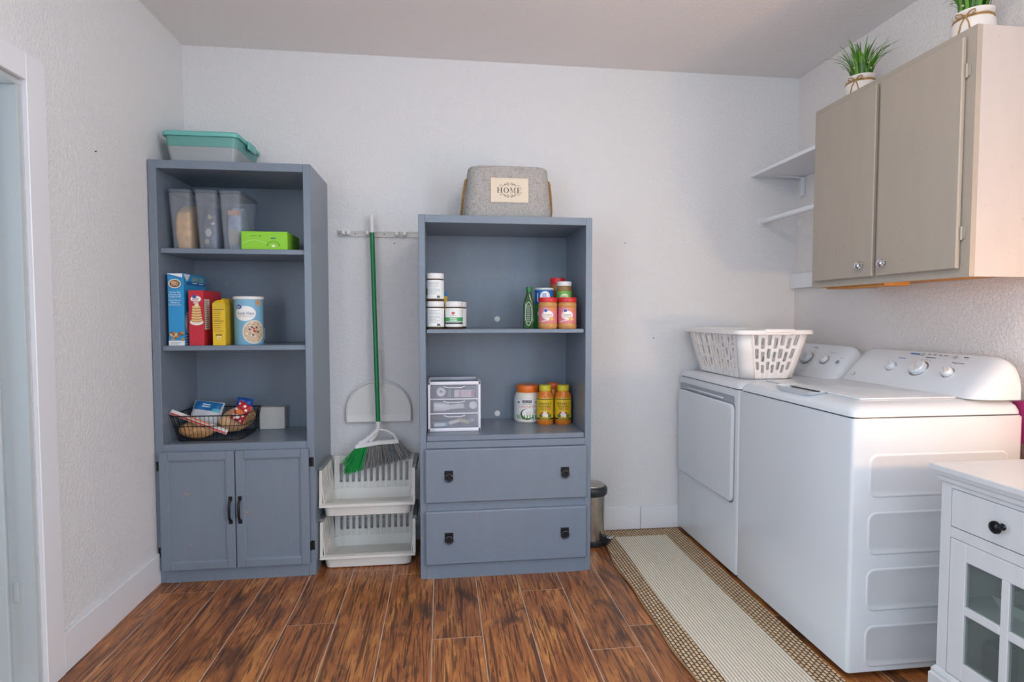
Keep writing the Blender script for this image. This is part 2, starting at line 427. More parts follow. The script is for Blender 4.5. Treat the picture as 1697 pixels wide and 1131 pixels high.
# ------------------------------------------------------------------ tall bookcase with doors
AX, AY = -1.250, 2.622
A = thing('bookcase_cabinet', 'tall narrow slate grey painted bookcase with two panelled doors below', 'bookcase', (AX, AY, 0))
w, d, h, t = .673, .372, 1.851, .033
obj('side_panel', box(BM(), 0, t, 0, d, 0, h, .002, 1), M_slate, A)
obj('side_panel', box(BM(), w-t, w, 0, d, 0, h, .002, 1), M_slate, A)
obj('top_panel', box(BM(), t, w-t, 0, d, h-.036, h-.0005, .001, 1), M_slate, A)
obj('back_panel', box(BM(), t, w-t, d-.008, d, 0, h-.0365), M_slate, A)
for z in (1.476, 1.050): obj('shelf', box(BM(), t+.001, w-t-.001, .018, d-.009, z-.022, z, .002, 1), M_slate, A)
obj('bottom_shelf', box(BM(), t, w-t, .0, d-.009, .582, .617, .002, 1), M_slate, A)
obj('plinth', box(BM(), t, w-t, 0, .02, 0, .075), M_slate, A)
def framed_door(name, parent, x0, x1, z0, z1, y0, th, m, bd=.036):
    bm = BM()
    box(bm, x0, x1, y0+th*.55, y0+th, z0, z1)
    for q in ((x0, x0+bd, z0, z1), (x1-bd, x1, z0, z1), (x0+bd, x1-bd, z0, z0+bd), (x0+bd, x1-bd, z1-bd, z1)):
        box(bm, q[0], q[1], y0, y0+th*.56, q[2], q[3], .003, 2)
    dr = obj(name, bm, m, parent)
    bm = BM(); i = bd-.001
    pts = [(x0+i, z0+i), (x1-i, z0+i), (x1-i, z1-i), (x0+i, z1-i)]
    rs = []
    for e, y in ((0, y0+.002), (.005, y0+.003), (.008, y0+.009), (.010, y0+.009)):
        rs.append([(x0+i+e, y, z0+i+e), (x1-i-e, y, z0+i+e), (x1-i-e, y, z1-i-e), (x0+i+e, y, z1-i-e)])
    loft(bm, rs, False, True)
    obj('door_panel', bm, m, dr)
    return dr
for sx, x0, x1 in ((1, .022, .334), (-1, .338, .651)):
    dr = framed_door('door', A, x0, x1, .061, .586, -.021, .0205, M_slate)
    hx = x1-.018 if sx == 1 else x0+.018
    bm = BM()
    tube(bm, [(hx, -.022, .275), (hx, -.036, .285), (hx, -.042, .30), (hx, -.042, .345), (hx, -.036, .36), (hx, -.022, .37)], .0055, 10)
    for z in (.270, .375): box(bm, hx-.008, hx+.008, -.025, -.0212, z-.009, z+.009, .001, 1)
    obj('handle', bm, M_blackm, dr, True, label='black metal pull handle')
    ex = .012 if sx == 1 else .661
    for z in (.14, .523):
        bm = BM(); box(bm, ex-.008, ex+.008, -.0035, -.0005, z-.021, z+.021, .001, 1)
        cyl(bm, (ex+sx*.007, -.008, z-.019), (ex+sx*.007, -.008, z+.019), .004, n=10)
        obj('hinge', bm, M_blackm, dr, True, label='small black hinge')

# ------------------------------------------------------------------ bookcase with drawers
BX, BY = -.1034, 2.5183
B = thing('drawer_bookcase', 'slate grey painted bookcase with two drawers on black ring pulls', 'bookcase', (BX, BY, 0))
w, d, h, t = .778, .42, 1.624, .029
obj('side_panel', box(BM(), 0, t, 0, d, 0, h, .002, 1), M_slate, B)
obj('side_panel', box(BM(), w-t, w, 0, d, 0, h, .002, 1), M_slate, B)
obj('top_panel', box(BM(), t, w-t, 0, d, h-.034, h-.0005, .001, 1), M_slate, B)
obj('back_panel', box(BM(), t, w-t, d-.008, d, 0, h-.0345), M_slate, B)
obj('shelf', box(BM(), t+.004, w-t-.004, .012, d-.009, 1.104, 1.122, .002, 1), M_slate, B)
obj('bottom_shelf', box(BM(), t+.002, w-t-.002, .006, d-.009, .622, .645, .002, 1), M_slate, B)
obj('face_rail', box(BM(), t, w-t, 0, .02, .590, .621, .001, 1), M_slate, B)
obj('face_rail', box(BM(), t, w-t, 0, .02, .30, .36, .001, 1), M_slate, B)
obj('plinth', box(BM(), t, w-t, 0, .02, 0, .075), M_slate, B)
for x, z in ((.385, 1.165), (.385, .672)):
    obj('cable_hole_cap', lathe(BM(), [(0,-.003),(.014,-.003),(.015,-.0015),(.015,-.0002),(0,-.0002)], (x, d-.008, z), 20, 'y'), M_wplast, B, True, label='round white cap over a cable hole')
bm = BM()
for z0, z1 in ((.349, .589), (.069, .310)):
    x0, x1 = .023, .755
    bm = BM()
    rs = []
    for e, y in ((0, -.0005), (0, -.015), (.004, -.019), (.006, -.020)):
        rs.append([(x0+e, y, z0+e), (x1-e, y, z0+e), (x1-e, y, z1-e), (x0+e, y, z1-e)])
    loft(bm, rs)
    dr = obj('drawer', bm, M_slate, B)
    for x in (.127, .652):
        zc = (z0+z1)/2
        bm = BM(); bm2 = BM(); box(bm, x-.019, x+.019, -.0235, -.0205, zc+.002, zc+.026, .001, 1)
        cyl(bm, (x-.008, -.027, zc+.011), (x+.008, -.027, zc+.011), .005, n=10)
        lathe(bm, [(0,-.0245),(.013,-.0245),(.013,-.0205),(0,-.0205)], (x, 0, zc-.006), 20, 'y')
        pl = obj('ring_pull', bm, M_blackm, dr, True, label='black ring pull on a square plate')
        tube(bm2, [(x+.0165*math.cos(2*PI*i/24), -.030, zc-.005+.0165*math.sin(2*PI*i/24)) for i in range(24)], .0032, 8, True)
        obj('ring', bm2, mat('ring_metal', '3c3e43', .3, metal=.8), dr, True)

# ------------------------------------------------------------------ washer and dryer
M_btn = mat('button_grey', 'a9aaad', .4)
def console(parent, yc, hw, xf=1.735, xb=1.90, z0=.9025, zt=1.042):
    """sloped control console, built as cross sections along y (local y=0 is yc)"""
    bm = BM(); rings = []
    for dy, k in ((-1,.42),(-.985,.62),(-.955,.80),(-.90,.92),(-.82,.98),(-.72,1),(-.3,1),(.3,1),(.72,1),(.82,.98),(.90,.92),(.955,.80),(.985,.62),(1,.42)):
        y = dy*hw; f = xf+(1-k)**1.2*.20; zz = z0+(zt-z0)*k; top = xb-.035
        rings.append([(f, y, z0), (f+.004, y, z0+.006), (f+(top-f)*.5, y, z0+(zz-z0)*.53), (top-.006, y, zz-.006), (top+.012, y, zz), (xb-.008, y, zz-.004), (xb, y, zz-.016), (xb, y, z0)])
    loft(bm, rings)
    o = obj('console', bm, M_enamel, parent, True); return o
def on_panel(x_, xf=1.735, xb=1.90, z0=.9025, zt=1.042):
    pass
PN = Vector((-(1.042-.9025), 0, (1.865-1.735))).normalized()       # panel normal (towards -x, up)
PU = Vector((0, -1, 0)); PV = PN.cross(PU)
def ppt(y, s):                                                     # point on the panel, s = 0..1 from bottom to top
    a, b = Vector((1.739, 0, .9085)), Vector((1.859, 0, 1.036))
    p = a.lerp(b, s); p.y = y; return p
def knob(parent, y, s, r):
    p = ppt(y, s); q = Matrix.Translation(p) @ PN.to_track_quat('Z', 'Y').to_matrix().to_4x4()
    bm = BM(); lathe(bm, [(0, 0), (r*1.18, 0), (r*1.18, .002), (0, .002)], n=28); bm.transform(q)
    base = obj('dial_ring', bm, mat('dial_ring', '9b938c', .3, metal=.6), parent, True)
    bm = BM(); lathe(bm, [(0, .002), (r, .002), (r*.96, .016), (r*.82, .020), (0, .020)], n=28)
    bm.transform(q); kb = obj('dial', bm, M_enamel, parent, True)
    bm = BM(); box(bm, -r*.2, r*.2, -r*.85, r*.85, .0185, .024, .002, 1); bm.transform(q @ Matrix.Rotation(.7, 4, 'Z'))
    obj('dial_grip', bm, mat('dial_grip', 'c9c5c2', .3), kb, True)
def panel_print(parent, items):
    p = Print(flat(ppt(0, 0), PU, PV))
    ln = (ppt(0, 1)-ppt(0, 0)).length
    for kind, y, s, *a in items:
        u, v = -y, s*ln
        if kind == 'l':
            c_ = a[1] if len(a) > 1 else '6a6a70'; hh = a[2] if len(a) > 2 else .0035; p.rect(u-a[0], v-hh/2, u+a[0], v+hh/2, c_)
        elif kind == 't': p.text(a[0], u, v, a[1], a[2])
        elif kind == 'e': p.ell(u, v, a[0], a[0], a[1])
        elif kind == 'ticks':
            for i in range(a[1]):
                t = -2.3+4.6*i/(a[1]-1); c = (u+a[0]*math.sin(t), v+a[0]*math.cos(t))
                p.rect(c[0]-.0035, c[1]-.0008, c[0]+.0035, c[1]+.0008, '6a6a70'); p.lay -= 1
            p.lay += 1
    o = p.build('panel_print', parent); o['kind'] = 'stuff'; return o
def appliance(name, label, y0, y1, chamfer, zd, parts):
    X0, X1 = 1.294, 1.908; yc = (y0+y1)/2; hw = (y1-y0)/2
    t = thing(name, label, name.split('_')[-1], (0, yc, 0))
    bm = BM()
    loft(bm, [[(a, b, z) for a, b in rrect((X0+X1)/2, 0, X1-X0, hw*2, .012, 3)] for z in (.022, .852)])
    bmesh.ops.bevel(bm, geom=[e for e in bm.edges if abs(e.verts[0].co.z-.852) < 1e-4 and abs(e.verts[1].co.z-.852) < 1e-4], offset=.004, segments=2, affect='EDGES')
    obj('body', bm, M_enamel, t, True)
    for a, b in ((X0+.06, hw-.07), (X1-.06, hw-.07), (X0+.06, -hw+.07), (X1-.06, -hw+.07)):
        obj('foot', lathe(BM(), [(0,0),(.022,0),(.022,.012),(.012,.013),(.012,.0225),(0,.0225)], (a, b, 0), 14), M_dark, t, True)
    obj('seam_gasket', box(BM(), X0+.012, X1-.012, -hw+.012, hw-.012, .8515, .858), M_dark, t)
    bm = BM(); rs = []
    for ins, z in chamfer:
        rs.append([(a, b, z) for a, b in rrect((X0+ins+X1)/2, 0, X1-X0-ins, (hw-ins)*2, .03, 5)])
    loft(bm, rs)
    obj('top_deck', bm, M_enamel, t, True)
    return t, hw
wz = 1.6415, 2.3365
Wm, hw = appliance('top_load_washer', 'white top-loading washing machine with three dials and embossed side ribs', *wz, ((0, .857), (.002, .868), (.012, .882), (.035, .894), (.07, .902)), .902, None)
# lid with scooped handle notch
bm = BM(); box(bm, 1.372, 1.728, -.275, .275, .9022, .9075, .0024, 2)
lid = obj('lid', bm, M_enamel, Wm, True)
bm = BM()
sc = []
for a, e, z in ((.125, 0, .9085), (.122, .004, .906), (.105, .012, .894), (.08, .018, .889)):
    sc.append([(1.345+u*(1-e*10), v*(a/.125), z) for u, v in rrect(0, 0, .075, .25, .03, 5)])
loft(bm, sc, False, True)
obj('handle_scoop', bm, M_enamel, lid, True, fix=False)
obj('handle_lip', box(BM(), 1.366, 1.384, -.09, .09, .903, .9085, .002, 2), M_enamel, lid, True)
bm = BM()
obj('handle_slot', box(BM(), 1.362, 1.3665, -.085, .085, .9025, .9065), M_dark, lid)
for z0, z1 in ((.598, .735), (.410, .547), (.225, .361), (.039, .173)):
    bm = BM(); rs = []
    for e, y in ((-.003, -hw+.0005), (0, -hw-.0018), (.004, -hw-.0026), (.008, -hw-.0008)):
        rs.append([(a, y, b) for a, b in rrect(1.605, (z0+z1)/2, .50-2*e, z1-z0-2*e, .028-e*.5, 6)])
    loft(bm, rs, False, True)
    obj('embossed_panel', bm, M_enamel, Wm, True)
co = console(Wm, 0, hw-.006)
obj('console_groove', box(BM(), 1.7305, 1.7335, -.29, .29, .9024, .904), mat('groove_grey', '8b8d92', .5), Wm)
for y, s, r in ((2.08, .52, .0185), (1.951, .55, .031), (1.821, .52, .0185)): knob(co, y-1.989, s, r)
panel_print(co, [('ticks', 2.08-1.989, .52, .03, 7), ('ticks', 1.951-1.989, .55, .047, 13), ('ticks', 1.821-1.989, .52, .03, 8),
    ('l', 2.065-1.989, .80, .018, '3c6da8'), ('l', 1.94-1.989, .885, .022), ('t', 1.815-1.989, .80, 'Temperature', .007, '55555c'),
    ('l', 2.02-1.989, .955, .022, '3c6da8', .006), ('e', 1.985-1.989, .955, .008, 'a9aaad'), ('e', 1.845-1.989, .955, .008, 'a9aaad'),
    *[('l', 1.955-1.989-.024*i, .965, .006) for i in range(4)], ('l', 1.80-1.989, .955, .010),
    ('e', 2.241-1.989, .18, .010, '9a9ba0'), ('e', 2.241-1.989, .18, .0075, 'dfe2e6')])

Dr, hw = appliance('front_dryer', 'white clothes dryer with a drop door beside the washing machine', 2.340, 2.974, ((0, .857), (.002, .868), (.010, .880), (.022, .887), (.04, .890)), .89, None)
bm = BM(); yc = 2.657
d0, d1 = 2.375-yc, 2.955-yc
hd = [(b, z) for b, z in rrect((d0+d1)/2, .5625, d1-d0, .445, .03, 6)]
rs = [[(x, b*1+0, z) for b, z in rrect((d0+d1)/2, .5625, d1-d0-2*e, .445-2*e, .03-e, 6)] for e, x in ((0, 1.2938), (0, 1.2835), (.004, 1.280), (.010, 1.2790))]
loft(bm, rs); dd = obj('dryer_door', bm, M_enamel, Dr, True)
rs = [[(x, b, z) for b, z in rrect((d0+d1)/2, .565, d1-d0+.012-2*e, .465-2*e, .034, 6)] for e, x in ((0, 1.2939), (0, 1.2932))]
obj('door_gap', loft(BM(), rs), mat('gap_grey', '787c84', .6), Dr)
bm = BM()
rs = [[(x, b, z) for b, z in rrect((d0+d1)/2, .805, d1-d0-2*e, .034-2*e, .014-e*.5, 6)] for e, x in ((0, 1.2930), (.001, 1.2925), (.003, 1.2928))]
obj('handle_recess', loft(BM(), rs), mat('recess_grey', '9aa0aa', .4), Dr, True)
obj('handle_grip', box(BM(), 1.285, 1.2925, d0+.10, d1-.10, .797, .806, .002, 2), M_enamel, dd, True)
co = console(Dr, 0, hw-.006, z0=.8905)
for y, s, r in ((2.611, .5, .031), (2.481, .5, .02)): knob(co, y-yc, s, r)
panel_print(co, [('ticks', 2.611-yc, .5, .047, 13), ('ticks', 2.481-yc, .5, .031, 7), ('l', 2.611-yc, .9, .018), ('t', 2.47-yc, .78, 'Temperature', .006, '55555c'),
    ('e', 2.39-yc, .48, .010, '8d8e93'), ('t', 2.38-yc, .62, 'Start', .006, '6a6a70')])

# ------------------------------------------------------------------ wall cabinet
cy0, cy1, cz0, cz1, cx = 1.624, 2.399, 1.307, 2.096, 1.6685
WC = thing('wall_cabinet', 'wall-hung cabinet with two flat taupe doors and chrome knobs', 'cabinet', (cx, (cy0+cy1)/2, cz0))
hy = (cy1-cy0)/2; hz = cz1-cz0; dx = XR-cx-.001
obj('side_panel', box(BM(), .019, dx, -hy, -hy+.018, 0, hz, .001, 1), M_offw, WC, label='off-white side panel')
obj('side_panel', box(BM(), .019, dx, hy-.018, hy, 0, hz, .001, 1), M_offw, WC)
obj('top_panel', box(BM(), .019, dx, -hy+.018, hy-.018, hz-.018, hz), M_offw, WC)
obj('bottom_panel', box(BM(), .019, dx, -hy+.018, hy-.018, .012, .028), M_woodraw, WC, label='bare wood underside')
obj('light_cover', box(BM(), .05, .16, .02, hy-.03, -.006, .0118, .003, 2), M_woodraw, WC, label='amber wooden strip under the cabinet')
bm = BM()
for a, b, c, e in ((-hy, -hy+.045, 0, hz), (hy-.03, hy, 0, hz), (-hy+.045, hy-.03, 0, .05), (-hy+.045, hy-.03, hz-.05, hz), (-.02, .02, .05, hz-.05)):
    box(bm, 0, .0185, a, b, c, e)
obj('face_frame', bm, M_taupe, WC)
for y0, y1, ky in ((1.655, 1.998, 1.958), (2.019, 2.368, 2.075)):
    y0 -= (cy0+cy1)/2; y1 -= (cy0+cy1)/2; ky -= (cy0+cy1)/2
    rs = [[(x, a, b) for a, b in ((y0+e, .028+e), (y1-e, .028+e), (y1-e, .762-e), (y0+e, .762-e))] for e, x in ((.006, -.0005), (0, -.006), (0, -.015), (.003, -.018))]
    dr = obj('door', loft(BM(), rs), M_taupe, WC)
    obj('knob', lathe(BM(), [(0,-.044),(.009,-.043),(.0155,-.038),(.0165,-.033),(.012,-.028),(.006,-.025),(.006,-.0195),(.011,-.0182),(0,-.0182)], (0, ky, .073), 20, 'x'), M_chrome, dr, True, label='round chrome knob')
    ey = y0-.004 if ky > y0+.2 else y1+.004
    for z in (.14, .655):
        bm = BM(); cyl(bm, (-.006, ey, z-.022), (-.006, ey, z+.022), .004, n=10); box(bm, -.004, -.0005, ey-.010, ey+.003, z-.018, z+.018, .001, 1)
        obj('hinge', bm, M_taupe, dr, True)

# ------------------------------------------------------------------ white sideboard
sx, sy0, sy1, st = 1.44, .74, 1.465, .75
SB = thing('glass_door_sideboard', 'white sideboard with glass-paned doors and dark knobs next to the washer', 'cabinet', (sx, (sy0+sy1)/2, 0))
hw = (sy1-sy0)/2; dp = 1.955-sx
Yl = lambda y: y-(sy0+sy1)/2
bm = BM(); rs = []
for e, z in ((.0, .700), (.006, .706), (.006, .716), (.012, .722), (.014, .732), (.022, .735), (.022, .7485), (.020, .75)):
    rs.append([(-e, -hw-e, z), (dp, -hw-e, z), (dp, hw+e, z), (-e, hw+e, z)])
obj('top', loft(bm, rs), M_whitep, SB)
obj('side_panel', box(BM(), .018, dp, hw-.018, hw, .0, .6995), M_whitep, SB)
obj('side_panel', box(BM(), .018, dp, -hw, -hw+.018, .0, .6995), M_whitep, SB)
obj('back_panel', box(BM(), dp-.01, dp, -hw+.0185, hw-.0185, .02, .6995), M_whitep, SB)
obj('bottom_panel', box(BM(), .019, dp-.011, -hw+.0185, hw-.0185, .12, .138), M_whitep, SB)
obj('inner_shelf', box(BM(), .03, dp-.011, -hw+.0185, hw-.0185, .343, .358), M_whitep, SB)
obj('drawer_floor', box(BM(), .019, dp-.011, -hw+.0185, hw-.0185, .552, .565), M_whitep, SB)
for y in (hw-.0165, -hw+.0165): obj('corner_post', box(BM(), 0, .018, y-.016, y+.016, 0, .6995, .001, 1), M_whitep, SB)
for a, b in ((.690, .6995), (.549, .579), (.0, .15)): obj('face_rail', box(BM(), .001, .018, -hw+.033, hw-.033, a, b), M_whitep, SB)
bm = BM(); rs = []
for e, z in ((.012, 0), (.012, .125), (.008, .130), (.008, .140), (.002, .150), (.0, .152)):
    rs.append([(-e, -hw-e, z), (.0, -hw-e, z), (.0, hw+e, z), (-e, hw+e, z)])
obj('plinth', loft(bm, rs), M_whitep, SB)
M_knob = mat('dark_bronze', '24262c', .22, metal=.7)
for y0, y1 in ((1.106, 1.432), (.773, 1.099)):
    a, b = Yl(y0), Yl(y1); c = (a+b)/2
    rs = [[(x, u, v) for u, v in ((a+.001+e, .581+e), (b-.001-e, .581+e), (b-.001-e, .688-e), (a+.001+e, .688-e))] for e, x in ((0, .017), (0, .0015), (.0015, 0))]
    dw = obj('drawer', loft(BM(), rs), M_whitep, SB)
    obj('knob', lathe(BM(), [(0,-.031),(.010,-.030),(.016,-.026),(.017,-.022),(.012,-.017),(.006,-.014),(.0055,-.004),(.009,-.001),(.009,0),(0,0)], (0, c+.012, .633), 24, 'x'), M_knob, dw, True, label='dark bronze mushroom knob')
    bm = BM()
    xs = (-.0, .016)
    for q in ((a+.001, a+.05, .152, .547), (b-.05, b-.001, .152, .547), (a+.05, b-.05, .152, .205), (a+.05, b-.05, .495, .547), (c-.011, c+.011, .205, .495), (a+.05, c-.011, .345, .369), (c+.011, b-.05, .345, .369)):
        box(bm, xs[0], xs[1], q[0], q[1], q[2], q[3], .0018, 1)
    do = obj('glass_door', bm, M_whitep, SB)
    for u0, u1 in ((a+.05, c-.011), (c+.011, b-.05)):
        for v0, v1 in ((.205, .345), (.369, .495)):
            obj('glass_pane', box(BM(), .007, .010, u0+.0005, u1-.0005, v0+.0005, v1-.0005), M_glass, do)
tag(obj('white_tray', loft(BM(), [[(sx+.22+u, 1.27+v, z) for u, v in rrect(0, 0, .26*k, .26*k, .02, 3)] for k, z in ((.9, .3585), (1, .395), (.96, .395), (.87, .363))]), M_wplast, None, True), 'white tray on the shelf inside the glass-door sideboard', 'tray')
tag(obj('paper_stack', box(BM(), sx+.06, sx+.28, .98, 1.11, .3585, .47, .002, 1), mat('paper', 'dcd8d2', .7, var=(60, .2))), 'pale stack of papers on the shelf inside the glass-door sideboard', 'papers')
M_wick = mat('wicker', '6f6a55', .8, bump=(120, .8), var=(60, .25))
wb = thing('wicker_box', 'small woven box with a dark handle inside the glass-door sideboard', 'box', (sx+.25, 1.20, .1385))
obj('body', loft(BM(), [[(u, v, z) for u, v in rrect(0, 0, .22, .19, .02, 3)] for z in (0, .15)]), M_wick, wb)
obj('handle', tube(BM(), [(-.115, .045, .03), (-.125, .045, .12), (-.12, .03, .135), (-.12, .0, .135)], .006, 8), M_dark, wb, True)
tag(obj('small_dark_box', box(BM(), sx+.09, sx+.15, 1.355, 1.41, .1385, .25, .004, 2), M_dark), 'small dark gadget standing inside the glass-door sideboard', 'gadget')

# table lamp on the sideboard, beyond the photo's right edge, source of the warm glow
tl = thing('table_lamp', 'small globe table lamp standing on the white sideboard', 'lamp', (1.905, .80, .7505))
obj('base', lathe(BM(), [(0,0),(.055,0),(.055,.012),(.02,.022),(.008,.03),(.008,.155),(.018,.16),(.018,.185),(0,.185)], n=24), M_knob, tl, True)
obj('bulb_globe', lathe(BM(), [(0,.186),(.02,.187),(.042,.205),(.05,.235),(.042,.265),(.022,.282),(0,.285)], n=24), mat('bulb_glow', 'ffc488', .4, emit=LAMP_W), tl, True)
# bag in the gap behind the washer
bg = thing('hanging_bag', 'magenta bag with brown patterned lower half hanging behind the washer', 'bag', (1.945, 1.64, .60))
rs = [[(u, v, z) for u, v in rrect(0, 0, a, b, .008, 4)] for z, a, b in ((.155, .05, .13), (.24, .052, .14), (.29, .04, .12), (.30, .012, .03))]
obj('upper_cloth', loft(BM(), rs), mat('magenta_cloth', 'b3316f', .8), bg, True)
rs = [[(u, v, z) for u, v in rrect(0, 0, a, b, .008, 4)] for z, a, b in ((0, .03, .12), (.02, .05, .14), (.154, .05, .13))]
obj('lower_cloth', loft(BM(), rs), mat('brown_cloth', '8f6f66', .8, var=(120, .3)), bg, True)

# ------------------------------------------------------------------ rug
def rug_border():
    m = bpy.data.materials.new('rug_weave'); nt, b = nodes(m); tc = N(nt, 'ShaderNodeTexCoord')
    br = N(nt, 'ShaderNodeTexBrick'); br.offset = .5; br.inputs['Scale'].default_value = 1
    br.inputs['Brick Width'].default_value = .022; br.inputs['Row Height'].default_value = .0145
    br.inputs['Mortar Size'].default_value = .0034; br.inputs['Mortar Smooth'].default_value = .6
    br.inputs['Color1'].default_value = lin('e0c8a4'); br.inputs['Color2'].default_value = lin('cdb08a'); br.inputs['Mortar'].default_value = lin('5a3e2b')
    mp = N(nt, 'ShaderNodeMapping'); mp.inputs['Rotation'].default_value = (0, 0, PI/2)
    L(nt, tc.outputs['Object'], mp.inputs[0]); L(nt, mp.outputs[0], br.inputs['Vector']); L(nt, br.outputs[0], b.inputs['Base Color'])
    b.inputs['Roughness'].default_value = .9
    bp = N(nt, 'ShaderNodeBump', invert=True); bp.inputs['Strength'].default_value = .8; bp.inputs['Distance'].default_value = .003
    L(nt, br.outputs[1], bp.inputs['Height']); L(nt, bp.outputs[0], b.inputs['Normal']); return m
def rug_ribs():
    m = bpy.data.materials.new('rug_ribs'); nt, b = nodes(m); tc = N(nt, 'ShaderNodeTexCoord')
    wv = N(nt, 'ShaderNodeTexWave', wave_type='BANDS', bands_direction='X'); wv.inputs['Scale'].default_value = 26
    wv.inputs['Distortion'].default_value = .0
    L(nt, tc.outputs['Object'], wv.inputs['Vector'])
    n = N(nt, 'ShaderNodeTexNoise'); n.inputs['Scale'].default_value = 160; L(nt, tc.outputs['Object'], n.inputs['Vector'])
    r = N(nt, 'ShaderNodeValToRGB'); e = r.color_ramp.elements; e[0].position = .12; e[0].color = lin('c3b39b'); e[1].position = .5; e[1].color = lin('f5ecdc')
    L(nt, wv.outputs[1], r.inputs[0])
    mx = N(nt, 'ShaderNodeMix', data_type='RGBA', blend_type='MULTIPLY'); mx.inputs[0].default_value = .25
    L(nt, r.outputs[0], mx.inputs[6]); L(nt, n.outputs[0], mx.inputs[7]); L(nt, mx.outputs[2], b.inputs['Base Color'])
    b.inputs['Roughness'].default_value = .95
    bp = N(nt, 'ShaderNodeBump'); bp.inputs['Strength'].default_value = .8; bp.inputs['Distance'].default_value = .003
    L(nt, wv.outputs[1], bp.inputs['Height']); L(nt, bp.outputs[0], b.inputs['Normal']); return m
RG = thing('runner_rug', 'cream ribbed runner rug with brown woven border along the washer and dryer', 'rug', (1.04, 1.9, 0))
def rug_edge(y):        # wavy left edge in world x
    return .806+.058*max(0, (y-2.5)/.458)**1.5+.0035*math.sin(y*9)+.003*math.sin(y*19+1)
ys = [.55+i*(2.958-.55)/90 for i in range(91)]
zt = lambda y, f: .006+.0035*(.5+.5*math.sin(y*8.5+1))*f
def strip(bm, xa, xb, y0, y1, n=90, fz=1):
    pts = [(y0+(y1-y0)*i/n) for i in range(n+1)]
    top0 = [bm.verts.new((xa(y)-1.04, y-1.9, zt(y, fz))) for y in pts]; top1 = [bm.verts.new((xb(y)-1.04, y-1.9, .006)) for y in pts]
    b0 = [bm.verts.new((xa(y)-1.04, y-1.9, .0006+max(0, zt(y, fz)-.0065))) for y in pts]; b1 = [bm.verts.new((xb(y)-1.04, y-1.9, .0006)) for y in pts]
    for i in range(n):
        for q in ((top0, top1), (top1, b1), (b1, b0), (b0, top0)):
            bm.faces.new((q[0][i], q[0][i+1], q[1][i+1], q[1][i]))
    bm.faces.new((top0[0], top1[0], b1[0], b0[0])); bm.faces.new((top0[n], b0[n], b1[n], top1[n]))
inn = lambda y: .895+.006*math.sin(y*5)
bm = BM(); strip(bm, rug_edge, inn, .55, 2.958)
M_rb = rug_border()
obj('border', bm, M_rb, RG)
bm = BM(); strip(bm, lambda y: 1.185, lambda y: 1.282, .55, 2.958, 4, 0); obj('border', bm, M_rb, RG)
bm = BM(); strip(bm, lambda y: inn(y)+.0003, lambda y: 1.1847, 2.872, 2.958, 6, 0); obj('border', bm, M_rb, RG)
bm = BM(); strip(bm, lambda y: inn(y)+.0003, lambda y: 1.1847, .55, 2.8715, 60, 0); obj('centre_field', bm, rug_ribs(), RG)
bm = BM(); tube(bm, [(rug_edge(y)-1.04-.003, y-1.9, zt(y, 1)-.001) for y in ys], .0038, 8); obj('edge_binding', bm, mat('tan_binding', '96765a', .85), RG, True)

# ------------------------------------------------------------------ pedal bin
TB = thing('pedal_bin', 'small round steel pedal bin with dark lid rim beside the drawer bookcase', 'bin', (.762, 2.835, 0))
obj('base_ring', lathe(BM(), [(0,0),(.074,0),(.076,.004),(.076,.024),(.071,.028),(0,.028)], n=36), M_dark, TB, True)
obj('body', lathe(BM(), [(0,.0285),(.066,.0285),(.072,.26),(0,.26)], n=36), M_steel, TB, True)
ld = obj('lid_rim', lathe(BM(), [(0,.2605),(.078,.2605),(.083,.268),(.083,.290),(.080,.298),(.071,.306),(0,.306)], n=40), M_dark, TB, True)
obj('lid_plate', lathe(BM(), [(0,.3065),(.0695,.3065),(.066,.311),(.04,.316),(0,.318)], n=36), M_steel, ld, True)
bm = BM()
prism(bm, [(-.012, .012), (.035, .016), (.052, .052), (.044, .060), (.012, .050), (-.012, .058)], 'y', -.016, .016)
bm.transform(Matrix.Rotation(-.75, 4, 'Z') @ Matrix.Translation((.066, 0, 0)))
pd = obj('pedal', bm, M_dark, TB)
bm = BM(); box(bm, .098, .122, -.018, .018, .050, .0585, .003, 2); bm.transform(Matrix.Rotation(-.75, 4, 'Z'))
obj('pedal_pad', bm, mat('pedal_grey', 'b4b2ad', .4), pd, True)

# ------------------------------------------------------------------ slotted plastic panels
def slotted(bm, P, u0, u1, v0, v1, slots):
    """sheet P(u,v) with rounded slots (uc, half width, va, vb) cut out"""
    cols = sorted(slots); x = u0
    def quad(a, b, c, d):
        if b-a > 1e-6 and d-c > 1e-6: bm.faces.new([bm.verts.new(P(*q)) for q in ((a,c),(b,c),(b,d),(a,d))])
    groups = {}
    for uc, hw, va, vb in slots: groups.setdefault((round(uc, 5), hw), []).append((va, vb))
    for (uc, hw), segs in sorted(groups.items()):
        nseg = 4
        for i in range(nseg):
            quad(x+(uc-hw-x)*i/nseg, x+(uc-hw-x)*(i+1)/nseg, v0, v1)
        n = 6
        for i in range(n):
            a, b = uc-hw+2*hw*i/n, uc-hw+2*hw*(i+1)/n
            m_ = abs((a+b)/2-uc)/hw; dv = hw*.8*(1-math.sqrt(max(0, 1-m_*m_)))
            y = v0
            for va, vb in sorted(segs):
                quad(a, b, y, va+dv); y = vb-dv
            quad(a, b, y, v1)
        x = uc+hw
    for i in range(4): quad(x+(u1-x)*i/4, x+(u1-x)*(i+1)/4, v0, v1)
    bmesh.ops.remove_doubles(bm, verts=bm.verts[:], dist=1e-5)
    return bm
M_binp = mat('bin_white_plastic', 'dddbd5', .4)
